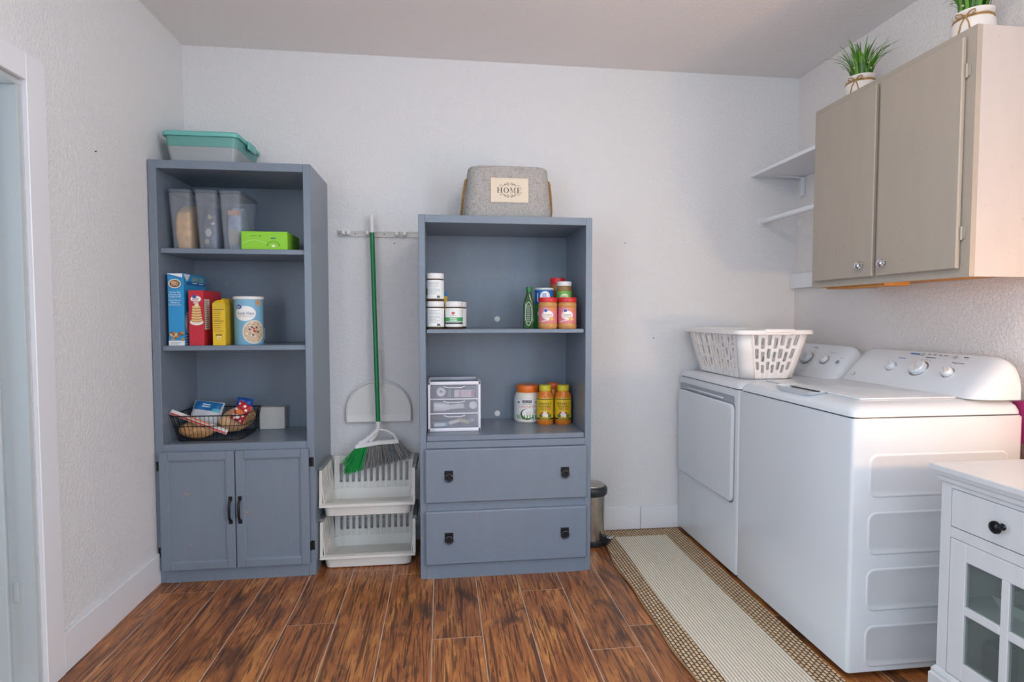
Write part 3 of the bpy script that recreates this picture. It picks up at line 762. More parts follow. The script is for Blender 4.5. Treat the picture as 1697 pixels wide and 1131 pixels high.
def stack_bin(label, z):
    t = thing('stacking_bin', label, 'bin', (-.352, 2.81, z), group=None)
    rs = [[(u, v-.005, zz) for u, v in rrect(0, 0, a, b, .03, 5)] for zz, a, b in ((0, .385, .235), (.003, .395, .245), (.055, .408, .262))]
    inn_ = [[(u, v-.005, zz) for u, v in rrect(0, 0, a, b, .028, 5)] for zz, a, b in ((.056, .402, .256), (.006, .388, .238))]
    obj('tray', loft(BM(), rs+inn_, True, True), M_binp, t, True)
    # front lip
    bm = BM(); prism(bm, [(-.150, .050), (-.150, .062), (-.128, .064), (-.128, .054)], 'x', -.2175, .2175); obj('front_lip', bm, M_binp, t)
    bk = slotted(BM(), lambda u, v: Vector((u, .124+.012*(v-.06)/.16, v)), -.198, .198, .056, .222, [(-.165+.03*i, .0075, .088, .185) for i in range(12)])
    obj('back_panel', bk, M_binp, t, solid=.004)
    for s in (-1, 1):
        def P(u, v, s=s):
            yy = u+.10*(v-.056)*(.124-u)/.25*0
            return Vector((s*(.199+.016*(v-.056)/.16), u, v))
        sd = slotted(BM(), P, -.126, .128, .056, .216, [(-.075+.032*i, .006, .085+.006*i, .175) for i in range(6)])
        obj('side_panel', sd, M_binp, t, solid=.004)
        bm = BM(); prism(bm, [(-.142, .056), (-.127, .056), (-.118, .218), (-.128, .218)], 'x', s*.206, s*.219); obj('front_post', bm, M_binp, t)
        bm = BM(); box(bm, s*.205, s*.226, -.115, .125, .2165, .230, .003, 2); box(bm, s*.2185, s*.2265, -.10, .11, .200, .2166)
        obj('handle_clip', bm, M_greyp, t, label='grey handle clip')
    return t
stack_bin('white slotted stacking bin standing on the floor under another', .002)
stack_bin('white slotted stacking bin on top of another, beneath the broom', .246)

# ------------------------------------------------------------------ hook rail, dustpan, broom
RL = thing('hook_rail', 'long thin pale rail with clip hooks on the wall', 'rail', (-.315, YB, 1.60))
M_rail = mat('rail_grey', 'c9c6c2', .4)
bm = BM(); box(bm, -.212, .212, -.006, -.0005, -.014, .014, .001, 1); box(bm, -.212, .212, -.009, -.006, .010, .014); box(bm, -.212, .212, -.009, -.006, -.014, -.010)
obj('rail', bm, M_rail, RL)
for i, x in enumerate((-.178, -.155, -.06, .085, .125)):
    bm = BM(); box(bm, x-.009, x+.009, -.022, -.0065, -.009, .012, .002, 1); box(bm, x-.007, x+.007, -.045, -.022, -.008, -.002, .002, 1); box(bm, x-.007, x+.007, -.048, -.042, -.008, .012, .002, 1)
    obj('hook', bm, M_wplast, RL)
for x in (-.205, -.125, .02, .20): obj('screw', lathe(BM(), [(0,-.0085),(.003,-.008),(.003,-.0062),(0,-.0062)], (x, 0, 0), 10, 'y'), M_dark, RL)
# dustpan
DP = thing('dustpan', 'white dustpan hanging flat against the wall behind the green broom', 'dustpan', (-.33, 2.99, .635))
def dome(i, n=28, e=0):
    a = PI*i/n
    return ((.162-e)*math.cos(a)**1 if True else 0, .045+(.165-e)*math.sin(a)**.9)
prof = [dome(i) for i in range(29)]
prof = [(x, z) for x, z in prof]
out = [(.162, .0), (.162, .045)]+prof[1:-1]+[(-.162, .045), (-.162, .0)]
bm = BM(); prism(bm, out, 'y', -.010, -.006); pan = obj('pan', bm, mat('dustpan_white', 'dcdbd9', .4), DP)
bm = BM(); tube(bm, [(x, -.016, z) for x, z in out], .0042, 8)
for a, b in zip(out, out[1:]):
    bm.faces.new([bm.verts.new(q) for q in ((a[0], -.006, a[1]), (b[0], -.006, b[1]), (b[0], -.016, b[1]), (a[0], -.016, a[1]))])
obj('rim', bm, MATS['dustpan_white'], DP, True)
bm = BM(); prism(bm, [(-.010, .0), (-.020, -.004), (-.024, .002), (-.012, .034), (-.010, .034)], 'x', -.158, .158); obj('lip', bm, MATS['dustpan_white'], DP)
bm = BM(); rs = [[(u, v-.016, z) for u, v in rrect(0, 0, a, .014, .006, 4)] for z, a in ((.19, .044), (.215, .034), (.30, .034), (.345, .028), (.37, .018))]
obj('handle', loft(bm, rs), MATS['dustpan_white'], DP, True)
# broom
BR = thing('broom', 'green-handled angle broom with green and grey bristles hanging head down', 'broom', (-.325, 2.897, .60))
M_green = mat('green_handle', '0b7a44', .3)
pt = lambda s: (-.028*s, .048*s, .03+1.06*s)
obj('handle', tube(BM(), [pt(0), pt(.5), pt(.915)], .0115, 14), M_green, BR, True)
obj('handle_tip', tube(BM(), [pt(.9152), pt(.985), pt(.998), pt(1.0)], .0125, 14, r_end=.009), M_wplast, BR, True)
bm = BM()
tube(bm, [(0, 0, .05), (0, 0, .02), (-.004, 0, .005), (-.03, 0, -.02), (-.06, 0, -.045), (-.095, 0, -.062)], .013, 10)
tube(bm, [(.0, 0, .01), (.045, 0, .0), (.075, 0, -.02), (.090, 0, -.045)], .006, 8)
tube(bm, [(.0, 0, .0), (-.02, 0, -.03), (-.04, 0, -.05)], .008, 8)
prism(bm, [(-.112, -.083), (-.110, -.062), (.0, -.047), (.098, -.042), (.104, -.060), (.0, -.066)], 'y', -.019, .019)
obj('head', bm, M_wplast, BR, True)
def bristles(name, x0, x1, n, mats, label):
    bm = BM(); rr = random.Random(x0)
    for i in range(n):
        f = rr.random(); x = x0+(x1-x0)*f; y = rr.uniform(-.014, .014)
        ztop = -.083+(x+.112)/.216*.023
        g = (x+.112)/.216
        xe = -.172+.335*g+rr.gauss(0, .007); ze = -.205+.075*g+rr.uniform(-.012, .008)
        if x < -.09 and rr.random() < .3: xe -= rr.uniform(0, .02); ze += rr.uniform(.02, .06)
        ye = y*2.2+rr.gauss(0, .004)
        r0 = .0011; c = i % len(mats)
        A_, B_ = Vector((x, y, ztop+.008)), Vector((xe, ye, ze)); M_ = A_.lerp(B_, .55)+Vector((rr.gauss(0, .003), rr.gauss(0, .003), -.004))
        k0 = len(bm.faces); tube(bm, [A_, M_, B_], r0, 3)
        bm.faces.ensure_lookup_table()
        for q in range(k0, len(bm.faces)): bm.faces[q].material_index = c
    o = obj(name, bm, mats, BR, kind='stuff', label=label)
bristles('green_bristles', -.110, -.052, 420, [mat('bristle_green', '16a64d', .5), mat('bristle_green2', '0f8a3e', .5)], 'bright green bristles')
bristles('grey_bristles', -.052, .102, 760, [mat('bristle_grey', '5d646b', .5), mat('bristle_grey2', '7c8288', .5), mat('bristle_tan', 'a59d92', .6)], 'grey bristles')

# ------------------------------------------------------------------ HOME fabric bin on the drawer bookcase
def linen():
    m = bpy.data.materials.new('grey_linen'); nt, b = nodes(m); tc = N(nt, 'ShaderNodeTexCoord'); out_ = []
    for sc in ((500, 40, 60), (60, 40, 500)):
        mp = N(nt, 'ShaderNodeMapping'); mp.inputs['Scale'].default_value = sc; L(nt, tc.outputs['Object'], mp.inputs[0])
        n = N(nt, 'ShaderNodeTexNoise'); n.inputs['Scale'].default_value = 1; L(nt, mp.outputs[0], n.inputs['Vector']); out_.append(n)
    ad = N(nt, 'ShaderNodeMath', operation='ADD'); L(nt, out_[0].outputs[0], ad.inputs[0]); L(nt, out_[1].outputs[0], ad.inputs[1])
    r = N(nt, 'ShaderNodeValToRGB'); e = r.color_ramp.elements; e[0].position = .75; e[0].color = lin('83807e'); e[1].position = 1.2; e[1].color = lin('aeaaa6')
    L(nt, ad.outputs[0], r.inputs[0]); L(nt, r.outputs[0], b.inputs['Base Color']); b.inputs['Roughness'].default_value = .95
    bp = N(nt, 'ShaderNodeBump'); bp.inputs['Strength'].default_value = .4; bp.inputs['Distance'].default_value = .002
    L(nt, ad.outputs[0], bp.inputs['Height']); L(nt, bp.outputs[0], b.inputs['Normal']); return m
HB = thing('fabric_bin', 'grey linen storage bin with rope handles and a HOME patch', 'bin', (.308, 2.735, 1.6245))
def hring(w_, d_, z, r=.06, bow=0): return [(u, v, z+bow*math.cos(u/w_*PI)) for u, v in rrect(0, 0, w_, d_, r, 7)]
rs = [hring(.395, .225, 0, .05), hring(.413, .243, .012, .06), hring(.408, .24, .06), hring(.39, .232, .15), hring(.378, .226, .215), hring(.375, .226, .238, .06, .008), hring(.368, .219, .243, .06, .008), hring(.36, .212, .236, .055, .008), hring(.372, .218, .05, .055), hring(.38, .21, .012, .05)]
obj('body', loft(BM(), rs), linen(), HB, True)
M_rope = mat('jute_rope', 'a9834f', .9, bump=(220, 1.0), var=(150, .3))
for s in (-1, 1):
    obj('rope_handle', tube(BM(), [(s*.194, -.05, .195), (s*.200, -.052, .18), (s*.208, -.045, .12), (s*.214, -.03, .06), (s*.217, 0, .03), (s*.214, .03, .06), (s*.208, .045, .12), (s*.200, .052, .18), (s*.194, .05, .195)], .0058, 8), M_rope, HB, True)
fy = lambda z: -(.2405-(z-.06)*.085)/2-.0016
o0 = Vector((.002, fy(.135), .135)); vv = Vector((0, fy(.19)-fy(.08), .11)).normalized()
p = Print(flat(o0, (1, 0, 0), vv))
p.rect(-.0885, -.058, .0885, .058, '8a847c'); p.rect(-.087, -.0565, .087, .0565, 'dccdb6')
for i in range(40):
    for yy in (-.053, .053): p.rect(-.083+i*.0042, yy-.0005, -.081+i*.0042, yy+.0005, '8d8273'); p.lay -= 1
p.lay += 2
def serif(p, ch, x, y, w_, h_, col='3b3634'):
    T, s_, sf = w_*.20, w_*.07, h_*.06
    def R(a, b, c, d): p.rect(x+a*w_, y+b*h_, x+c*w_, y+d*h_, col); p.lay -= 1
    if ch == 'H':
        R(.10, 0, .28, 1); R(.72, 0, .90, 1); R(.2, .47, .8, .54)
        for a in (.0, .62): R(a, 0, a+.38, .06); R(a, .94, a+.38, 1)
    elif ch == 'E':
        R(.14, 0, .34, 1); R(.02, 0, .92, .06); R(.02, .94, .88, 1); R(.3, .47, .66, .53); R(.86, 0, .92, .28); R(.82, .72, .88, 1); R(.62, .36, .67, .64)
    elif ch == 'M':
        R(.07, 0, .12, 1); R(.80, 0, .95, 1); R(-.02, 0, .22, .06); R(.70, 0, 1.05, .06); R(-.02, .94, .2, 1); R(.8, .94, 1.05, 1)
        p.poly([(x+.07*w_, y+h_), (x+.25*w_, y+h_), (x+.50*w_, y+.16*h_), (x+.46*w_, y)], col); p.poly([(x+.46*w_, y), (x+.50*w_, y+.14*h_), (x+.80*w_, y+h_), (x+.86*w_, y+h_)], col); p.lay -= 2
    elif ch == 'O':
        n = 30
        for i in range(n):
            a, b = 2*PI*i/n, 2*PI*(i+1)/n
            def q(t, k): return (x+w_*(.5+(.48 if k else .30)*math.cos(t)), y+h_*(.5+(.52 if k else .46)*math.sin(t)))
            p.poly([q(a, 1), q(b, 1), q(b, 0), q(a, 0)], col); p.lay -= 1
for i, ch in enumerate('HOME'): serif(p, ch, -.059+i*.0303, -.0135, .025, .025)
p.lay += 1
def curl(p, pts, w_, col='4a4441'):
    for a, b in zip(pts, pts[1:]):
        d_ = Vector((b[0]-a[0], b[1]-a[1]));
        if d_.length < 1e-6: continue
        n_ = Vector((-d_.y, d_.x)).normalized()*w_/2; e_ = d_.normalized()*w_*.3
        p.poly([(a[0]-n_.x-e_.x, a[1]-n_.y-e_.y), (b[0]-n_.x+e_.x, b[1]-n_.y+e_.y), (b[0]+n_.x+e_.x, b[1]+n_.y+e_.y), (a[0]+n_.x-e_.x, a[1]+n_.y-e_.y)], col); p.lay -= 1
for sy in (1, -1):
    for sx_ in (1, -1):
        sp = [(sx_*(.010+(.0075-.0004*i)*math.cos(1.2+i*.5)), sy*(.027+(.0075-.0004*i)*math.sin(1.2+i*.5))) for i in range(16)]
        curl(p, sp, .0017)
        curl(p, [(sx_*(.012+.036*i/12), sy*(.026-.008*i/12+.004*math.sin(i*.75))) for i in range(13)], .0014)
        curl(p, [(sx_*(.022+(.0045-.0003*i)*math.cos(i*.6)), sy*(.024+(.0045-.0003*i)*math.sin(i*.6))) for i in range(12)], .0012)
p.build('home_patch', HB)['label'] = 'cream patch lettered HOME between scrolls'

# ------------------------------------------------------------------ potted grass on the wall cabinet
M_pot = mat('white_ceramic_pot', 'e3dad3', .6, bump=(30, .15))
leafm = []
for k_ in range(4):
    bm = BM(); n_ = 9; ln = (.155, .185, .165, .20)[k_]; bend = (.25, .7, 1.25, 1.6)[k_]
    L_, R_, T_ = [], [], []
    x_ = z_ = 0
    for i in range(n_+1):
        f = i/n_; a_ = .12+bend*f**1.3; w_ = .0058*(1-f)**.6+.0002
        L_.append(bm.verts.new((x_, -w_, z_+.0012*(1-f)))); R_.append(bm.verts.new((x_, w_, z_+.0012*(1-f)))); T_.append(bm.verts.new((x_+.0008, 0, z_-.0004)))
        x_ += math.sin(a_)*ln/n_; z_ += math.cos(a_)*ln/n_
    for i in range(n_):
        bm.faces.new((L_[i], T_[i], T_[i+1], L_[i+1])); bm.faces.new((T_[i], R_[i], R_[i+1], T_[i+1]))
    me = bpy.data.meshes.new('leaf'); bm.to_mesh(me); bm.free()
    me.materials.append(mat('grass_green', '5a8f26', .4, var=(25, .35)) if k_ % 2 else mat('grass_dark', '38661c', .4, var=(25, .3)))
    leafm.append(me)
def plant(label, loc, rz, seed, s=1):
    rr = random.Random(seed)
    t = thing('potted_grass', label, 'plant', loc, rz)
    obj('pot', lathe(BM(), [(0,0),(.052,0),(.060,.006),(.070,.05),(.069,.078),(.060,.092),(.0585,.100),(.064,.108),(.066,.118),(.060,.1185),(.056,.108),(0,.104)], n=36), M_pot, t, True)
    tw = BM()
    for z_, r_ in ((.089, .0625), (.0945, .0610)):
        tube(tw, [(r_*math.cos(2*PI*i/36), r_*math.sin(2*PI*i/36), z_+.001*math.sin(i)) for i in range(36)], .0034, 6, True)
    o = obj('twine', tw, M_rope, t, True)
    bw = BM(); y0 = -.066
    for s_ in (-1, 1):
        tube(bw, [(0, y0, .091), (s_*.015, y0-.006, .104), (s_*.03, y0-.004, .106), (s_*.032, y0-.002, .098), (s_*.018, y0-.003, .090), (0, y0-.001, .090)], .0024, 6)
        tube(bw, [(0, y0, .091), (s_*.012, y0-.007, .065), (s_*.018, y0-.007, .035), (s_*.024, y0-.006, .012)], .0024, 6)
    sphere(bw, (0, y0-.002, .091), .0055, n=6)
    obj('bow', bw, M_rope, t, True)
    for i in range(95):
        a = rr.uniform(0, 2*PI); r_ = .045*math.sqrt(rr.random()); k_ = rr.choice((0, 1, 1, 2, 2, 3, 3)) if r_ > .018 else rr.choice((0, 0, 1))
        lf = bpy.data.objects.new('leaf', leafm[k_]); COL.objects.link(lf); lf.parent = t
        lf.location = (r_*math.cos(a), r_*math.sin(a), .104); lf.rotation_euler = (0, 0, a+rr.gauss(0, .4)); q = rr.uniform(.75, 1.12)*s; lf.scale = (q, q, q)
    for i in range(12):
        a = rr.uniform(0, 2*PI); r_ = rr.uniform(.02, .06); z_ = rr.uniform(.14, .19)
        fb = BM(); tube(fb, [(r_*.5*math.cos(a), r_*.5*math.sin(a), .104), (r_*math.cos(a), r_*math.sin(a), z_)], .0008, 4)
        st_ = obj('flower_stem', fb, MATS['grass_dark'], t)
        fb = BM(); sphere(fb, (r_*math.cos(a), r_*math.sin(a), z_), .0045, n=5); obj('flower_bud', fb, mat('bud_cream', 'd9cf9a', .6), st_)
    t.scale = (.88,)*3
    return t
plant('artificial grass in white twine-tied pot above the seam between the taupe doors', (1.785, 2.275, cz1+.0005), -1.0, 3)
plant('artificial grass in white twine-tied pot above the hinged end of the taupe cabinet', (1.785, 1.755, cz1+.0005), -1.15, 11)

# ------------------------------------------------------------------ things on the tall bookcase
def ringbox(w_, d_, z, r): return [(u, v, z) for u, v in rrect(0, 0, w_, d_, r, 4)]
def hollow(bm, outer, th=.003, zb=None):
    """open container from (w,d,z,r) sections, bottom first"""
    o_ = [ringbox(*q) for q in outer]; i_ = [ringbox(q[0]-2*th, q[1]-2*th, q[2] if k else q[2]+th, max(.002, q[3]-th)) for k, q in enumerate(outer)][::-1]
    return loft(bm, o_+i_)
T = thing('lidded_storage_box', 'clear plastic storage box with teal lid on top of the tall bookcase', 'storage box', (-1.053, 2.825, 1.8515))
M_teal = mat('teal_plastic', '6dbab3', .35); M_tealc = clear('teal_clear_plastic', 'c2e6e1', '8fd0c8', .5, .25)
obj('body', hollow(BM(), ((.27, .27, 0, .02), (.295, .295, .075, .025)), .0025), clear('frosted_plastic', 'f6f8f9', 'eef2f4', .3, .2), T, True)
obj('upper_band', hollow(BM(), ((.296, .296, .0755, .025), (.304, .304, .118, .025)), .0025), M_tealc, T, True)
rs = [ringbox(.322, .322, .1185, .03), ringbox(.326, .326, .122, .032), ringbox(.326, .326, .133, .032), ringbox(.312, .312, .140, .028), ringbox(.29, .29, .1405, .02), ringbox(.284, .284, .1365, .02)]
ld = obj('lid', loft(BM(), rs), M_teal, T, True)
for s in (-1, 1):
    obj('latch', box(BM(), s*.1635, s*.172, -.05, .05, .098, .134, .003, 2), M_teal, ld, True)
t = thing('small_tub', 'small clear tub of reddish snacks inside the teal-lidded box', 'tub', (-1.06, 2.80, 1.8552))
obj('tub', hollow(BM(), ((.085, .085, 0, .012), (.10, .10, .05, .014)), .002), M_clear, t, True)
obj('lid', loft(BM(), [ringbox(.108, .108, .0505, .014), ringbox(.108, .108, .057, .014)]), clear('pale_lid', 'e6e6ea', 'dcdde2', .6, .3), t, True)
obj('snack', loft(BM(), [ringbox(.076, .076, .0025, .01), ringbox(.088, .088, .036, .01)]), mat('red_snack', 'c4604c', .6, var=(40, .4)), t, True)

# tall clear food containers
def keeper(label, x, fill):
    t = thing('food_keeper', label, 'container', (x, 2.782, 1.4765))
    obj('body', hollow(BM(), ((.078, .19, 0, .014), (.080, .20, .05, .016), (.092, .235, .235, .018), (.092, .238, .246, .018)), .0025), M_clear, t, True)
    rs = [ringbox(.097, .243, .2465, .018), ringbox(.097, .243, .254, .018), ringbox(.090, .236, .260, .016), ringbox(.084, .23, .2605, .014)]
    obj('lid', loft(BM(), rs), clear('smoky_lid', 'a9b6bf', '8a97a3', .5, .12), t, True)
    return t
keeper('clear food keeper holding yellow pasta, by the bookcase side', -1.146, 0)
keeper('clear food keeper with a dark blue snack bag between two others', -1.037, 1)
keeper('clear food keeper with a white and blue bag behind the lime box', -.934, 2)
def bag(bm, w_, d_, h_, puff=.8, seed=0, n=5):
    rr = random.Random(seed); rs = []
    for i in range(n+1):
        f = i/n; k = .82+.18*math.sin(PI*min(1, f*1.15))**.6; dd_ = d_*(k if f < .8 else k*(1-(f-.8)*4.2))
        rs.append([(u+rr.uniform(-.002, .002), v+rr.uniform(-.002, .002), h_*f) for u, v in rrect(0, 0, w_*k, max(dd_, .006), min(.012, max(dd_, .006)*.4), 4)])
    return loft(bm, rs)
obj_ = tag(obj('pasta_bag', bag(BM(), .066, .16, .20, seed=1), mat('pasta_yellow', 'e6ab58', .45, var=(45, .18)), None, True, (-1.143, 2.775, 1.4805)), 'yellow orange pasta pack inside a clear food keeper', 'pasta')
b2 = thing('snack_bag', 'dark blue snack bag with pale oval inside a clear food keeper', 'bag', (-1.033, 2.77, 1.4805))
obj('bag', bag(BM(), .062, .12, .19, seed=2), mat('navy_bag', '3b4a66', .35, var=(30, .25)), b2, True)
p = Print(flat((0, -.0615, 0), (1, 0, 0), (0, 0, 1))); p.ell(-.008, .075, .013, .019, 'cfc4b4').poly([(-.012, .14), (-.002, .16), (.004, .145), (.012, .15), (.002, .132)], 'c9aa7c').ell(.012, .115, .008, .006, 'd8cbb6').ell(-.014, .035, .009, .012, 'b8a58c').lines(.004, .026, .06, .008, 5, '8d99b3'); p.build('bag_print', b2)
b3 = thing('cereal_bag', 'white and blue bag with tan picture inside a clear food keeper', 'bag', (-.930, 2.77, 1.4805))
obj('bag', bag(BM(), .064, .12, .195, seed=3), mat('pale_blue_bag', 'a9b4c4', .35, var=(30, .25)), b3, True)
p = Print(flat((0, -.0625, 0), (1, 0, 0), (0, 0, 1))); p.rect(-.026, .155, .024, .175, 'c98a56').rect(.012, .157, .022, .173, 'b1453b').ell(.0, .055, .022, .04, 'b7a489').lines(-.022, .018, .14, .008, 6, '7d8aa5'); p.build('bag_print', b3)

def carton(name, label, cat, loc, rz, w_, d_, h_, col, front=None, right=None, top_open=False):
    """printed cardboard carton: local x = width (front towards -y), d = depth"""
    t = thing(name, label, cat, loc, rz)
    bm = BM(); box(bm, -w_/2, w_/2, 0, d_, 0, h_, .0012, 1)
    obj('carton', bm, mat('card_'+col, col, .5), t)
    if front:
        p = Print(flat((0, -.0002, 0), (1, 0, 0), (0, 0, 1))); front(p, w_, h_); p.build('front_print', t)
    if right:
        p = Print(flat((w_/2+.0002, d_/2, 0), (0, 1, 0), (0, 0, 1))); right(p, d_, h_); p.build('side_print', t)
    return t
def f_green(p, w_, h_):
    curl(p, [(-.095+.013*i, .02+.022*math.sin(PI*(i+1)/10)) for i in range(9)], .0012, 'd9f2b8')
    p.lay += 1; p.lines(-.06, -.03, .062, .006, 1, '4f8a2a').ell(-.018, .060, .004, .004, '4f8a2a').rect(.028, .048, .048, .053, '355f8f')
    for i in range(9):
        a = PI*i/8; p.ell(.038+.026*math.cos(a), .018+.018*math.sin(a), .003, .0026, '4f8a2a', 8); p.lay -= 1
    p.lay += 1; p.ell(.038, .016, .008, .005, 'e8f5d8')
carton('lime_box', 'flat lime green carton lying in front of the clear food keepers', 'box', (-.785, 2.652, 1.4765), 0, .197, .21, .080, '8ccf2e', f_green, lambda p, d_, h_: p.lines(-.03, .03, .05, .008, 2, '5f9a22'))
def f_cereal(p, w_, h_):
    p.rect(-w_/2, 0, w_/2, .022, 'e8ecf0').lines(-.025, .02, .014, .006, 2, '8a9096')
    for i in range(26):
        rr = random.Random(i); p.ell(rr.uniform(-.03, .03), rr.uniform(.024, .058), .006, .005, rr.choice(('c58a4e', '8a5530', 'e0c79c', 'd9a86a')), 10)
    p.ell(0, .272, .026, .02, 'f2ead8').ell(0, .272, .022, .016, '7a4a28').ell(-.004, .277, .012, .007, 'c99555').text('COOKIE', 0, .276, .0075, 'fff3dc', .030).text('CRISP', 0, .267, .0075, 'fff3dc', .028)
    for i, (y, ww) in enumerate(((.235, .046), (.225, .052), (.215, .05), (.200, .048), (.190, .036), (.180, .05))): p.text(('The Great Taste', 'of Chocolate Chip', 'Cookies & Milk', 'El Gran Sabor de', 'Galletas de', 'Chocolate y Leche')[i], 0, y, .0075, 'f4f7fa', ww)
    p.poly([(-w_/2, h_-.002), (w_/2, h_-.002), (w_/2, h_-.02)], 'e9edf1')
def s_cereal(p, d_, h_):
    p.poly([(-d_/2, h_-.002), (-d_/2+.07, h_-.002), (-d_/2+.035, h_-.035)], 'e9edf1').text('GIANT SIZE', .03, h_-.02, .02, 'd7d43a', .12)
    p.rect(-d_/2+.03, h_-.05, d_/2, h_-.034, '1e64a8').lines(-.03, .02, h_-.037, .01, 1, 'eef3f8').lines(.04, .09, h_-.037, .01, 1, 'eef3f8').ell(-.08, .1, .03, .05, 'e9e4dc').lines(-.11, -.06, .045, .012, 4, 'dfeaf5')
carton('blue_cereal_box', 'tall blue cereal carton at the side of the tall bookcase', 'cereal box', (-1.163, 2.655, 1.0505), 0, .066, .235, .318, '2f97cf', f_cereal, s_cereal)
def f_pan(p, w_, h_):
    p.ell(0, .205, .022, .014, 'f3efe8').ell(-.006, .216, .009, .007, '2a5fa8').lines(-.015, .015, .209, .006, 3, '8a2a2c', .4, 3).rect(-.01, .185, .012, .190, 'f0d8d0')
    p.ell(.002, .103, .028, .014, 'efe6da')
    for i in range(6): p.ell(.003, .11+i*.0115, .024-.0012*i, .0075, 'b9793f').ell(.003, .1125+i*.0115, .024-.0012*i, .0065, 'e6bf82')
    p.ell(.005, .178, .009, .006, 'f5e6b8')
def s_pan(p, d_, h_):
    p.rect(-d_/2+.01, .07, -d_/2+.065, .205, 'efe9e6').lines(-d_/2+.014, -d_/2+.06, .198, .009, 14, '6a5a5a', .3)
carton('red_pancake_box', 'red pancake mix carton between blue and yellow cartons', 'box', (-1.078, 2.650, 1.0505), 0, .062, .205, .243, 'c5273a', f_pan, s_pan)
def f_yel(p, w_, h_):
    p.rect(-w_/2+.002, .16, w_/2-.002, .188, 'cfae1e').lines(-.022, .018, .158, .0085, 12, '9a7d12', .28, 5).rect(-.023, .157, .021, .159, '6d5a12').rect(-.023, .108, .021, .1095, '6d5a12').rect(-.014, .044, .012, .049, '6d4a12').rect(-.007, .028, .006, .041, 'efe2b0').ell(0, .034, .003, .003, '6d4a12')
yb_ = carton('yellow_box', 'yellow carton with torn open top beside the red pancake box', 'box', (-.980, 2.640, 1.0505), .12, .052, .15, .186, 'e0b91d', f_yel, None)
bm = BM()
bm.faces.new([bm.verts.new(q) for q in ((-.026, .002, .1862), (.026, .002, .1862), (.020, -.006, .203), (-.012, .004, .198))])
bm.faces.new([bm.verts.new(q) for q in ((-.026, .15, .1862), (.026, .15, .1862), (.022, .13, .208), (-.020, .136, .212))])
bm.faces.new([bm.verts.new(q) for q in ((.026, .01, .1862), (.026, .14, .1862), (.018, .12, .206), (.016, .03, .204))])
obj('torn_flap', bm, mat('card_e0b91d', 'e0b91d'), yb_, solid=.001)
# oats canister
OC = thing('oats_canister', 'light blue round oats canister with white lid', 'canister', (-.884, 2.735, 1.0505))
obj('tub', lathe(BM(), [(0,0),(.060,0),(.0615,.003),(.0615,.205),(0,.205)], n=40), mat('oats_blue', '7fb6d2', .5), OC, True)
obj('lid', lathe(BM(), [(0,.2052),(.0645,.2052),(.0655,.208),(.0655,.217),(.063,.219),(.058,.2195),(.057,.216),(0,.216)], n=40), M_wplast, OC, True)
p = Print(round_(.0617, 0, -PI/2+.14))
p.ell(-.005, .142, .046, .034, 'eef0ee').ell(-.034, .172, .017, .013, 'e8eef5').ell(-.034, .172, .015, .0115, '24559f').text('Great', -.034, .175, .006, 'eef3fa', .019).text('Value', -.034, .168, .006, 'eef3fa', .019)
p.text('Quick Oats', -.006, .143, .013, '4a6f93', .074).text('100% Whole Grain', -.004, .129, .006, 'd09a8a', .06)
p.ell(.032, .058, .0495, .0535, 'e8e2d8').ell(.032, .058, .045, .049, 'cbb395')
rr = random.Random(4)
for i in range(70):
    a = rr.uniform(0, 2*PI); q = math.sqrt(rr.random()); p.ell(.032+.041*q*math.cos(a), .058+.045*q*math.sin(a), .0045, .003, rr.choice(('ddcab0', 'b89a78', 'e6d8c4', 'c3a888')), 8); p.lay -= 1
p.lay += 1
for x_, y_, c_ in ((.012, .07, '2d3350'), (.022, .08, '39405e'), (.030, .073, 'c02836'), (.036, .060, 'c02836'), (.047, .058, '2d3350'), (.026, .045, '4a5270'), (.041, .078, '2d3350'), (.03, .062, 'b02230')): p.ell(x_, y_, .0045, .0045, c_, 10); p.lay -= 1
p.lay += 1
p.ell(.052, .19, .014, .013, 'c9a47c').lines(.044, .06, .198, .004, 4, '9a7350'); p.build('printed_label', OC)
tag(obj('white_plug', box(BM(), -.926, -.886, 2.955, 2.984, 1.060, 1.122, .006, 3), M_wplast, None, True), 'small white plug-in device behind the oats canister', 'device')
tag(obj('white_carton', box(BM(), -.905, -.785, 2.925, 2.983, .6175, .727, .0015, 1), mat('card_white', 'd2d0cb', .6, bump=(80, .1))), 'plain white carton behind the wire basket', 'box')

# wire basket and what lies in it
WB = thing('wire_basket', 'black wire basket of bread bags in the tall bookcase', 'basket', (-1.047, 2.785, .6175))
def wring(z, w_, d_, r): return [(u, v, z) for u, v in rrect(0, 0, w_, d_, r, 5)]
obj('rim', tube(BM(), wring(.118, .322, .272, .03), .0028, 6, True), M_blackm, WB, True)
obj('mid_ring', tube(BM(), wring(.070, .306, .252, .03), .002, 6, True), M_blackm, WB, True)
obj('base_ring', tube(BM(), wring(.004, .275, .225, .03), .0024, 6, True), M_blackm, WB, True)
top_, bot_ = wring(.118, .322, .272, .03), wring(.004, .275, .225, .03)
def along(pts, n):
    P_ = [Vector(q) for q in pts]+[Vector(pts[0])]; ln = [0]
    for a, b in zip(P_, P_[1:]): ln.append(ln[-1]+(b-a).length)
    out_ = []
    for i in range(n):
        s_ = ln[-1]*i/n; k_ = max(j for j in range(len(ln)) if ln[j] <= s_+1e-9); k_ = min(k_, len(P_)-2)
        out_.append(P_[k_].lerp(P_[k_+1], (s_-ln[k_])/(ln[k_+1]-ln[k_])))
    return out_
ta, ba = along(top_, 60), along(bot_, 60)
wm = BM(); cyl(wm, ta[0], ba[0], .0014, n=5)
first = True
for a, b in zip(ta, ba):
    obj('wire', tube(BM(), [a, b], .0011, 5), M_blackm, WB)
for i in range(1, 16): obj('wire', tube(BM(), [(-.1375+.275*i/16, -.11, .003), (-.1375+.275*i/16, .11, .003)], .0012, 5), M_blackm, WB)
wm.free()
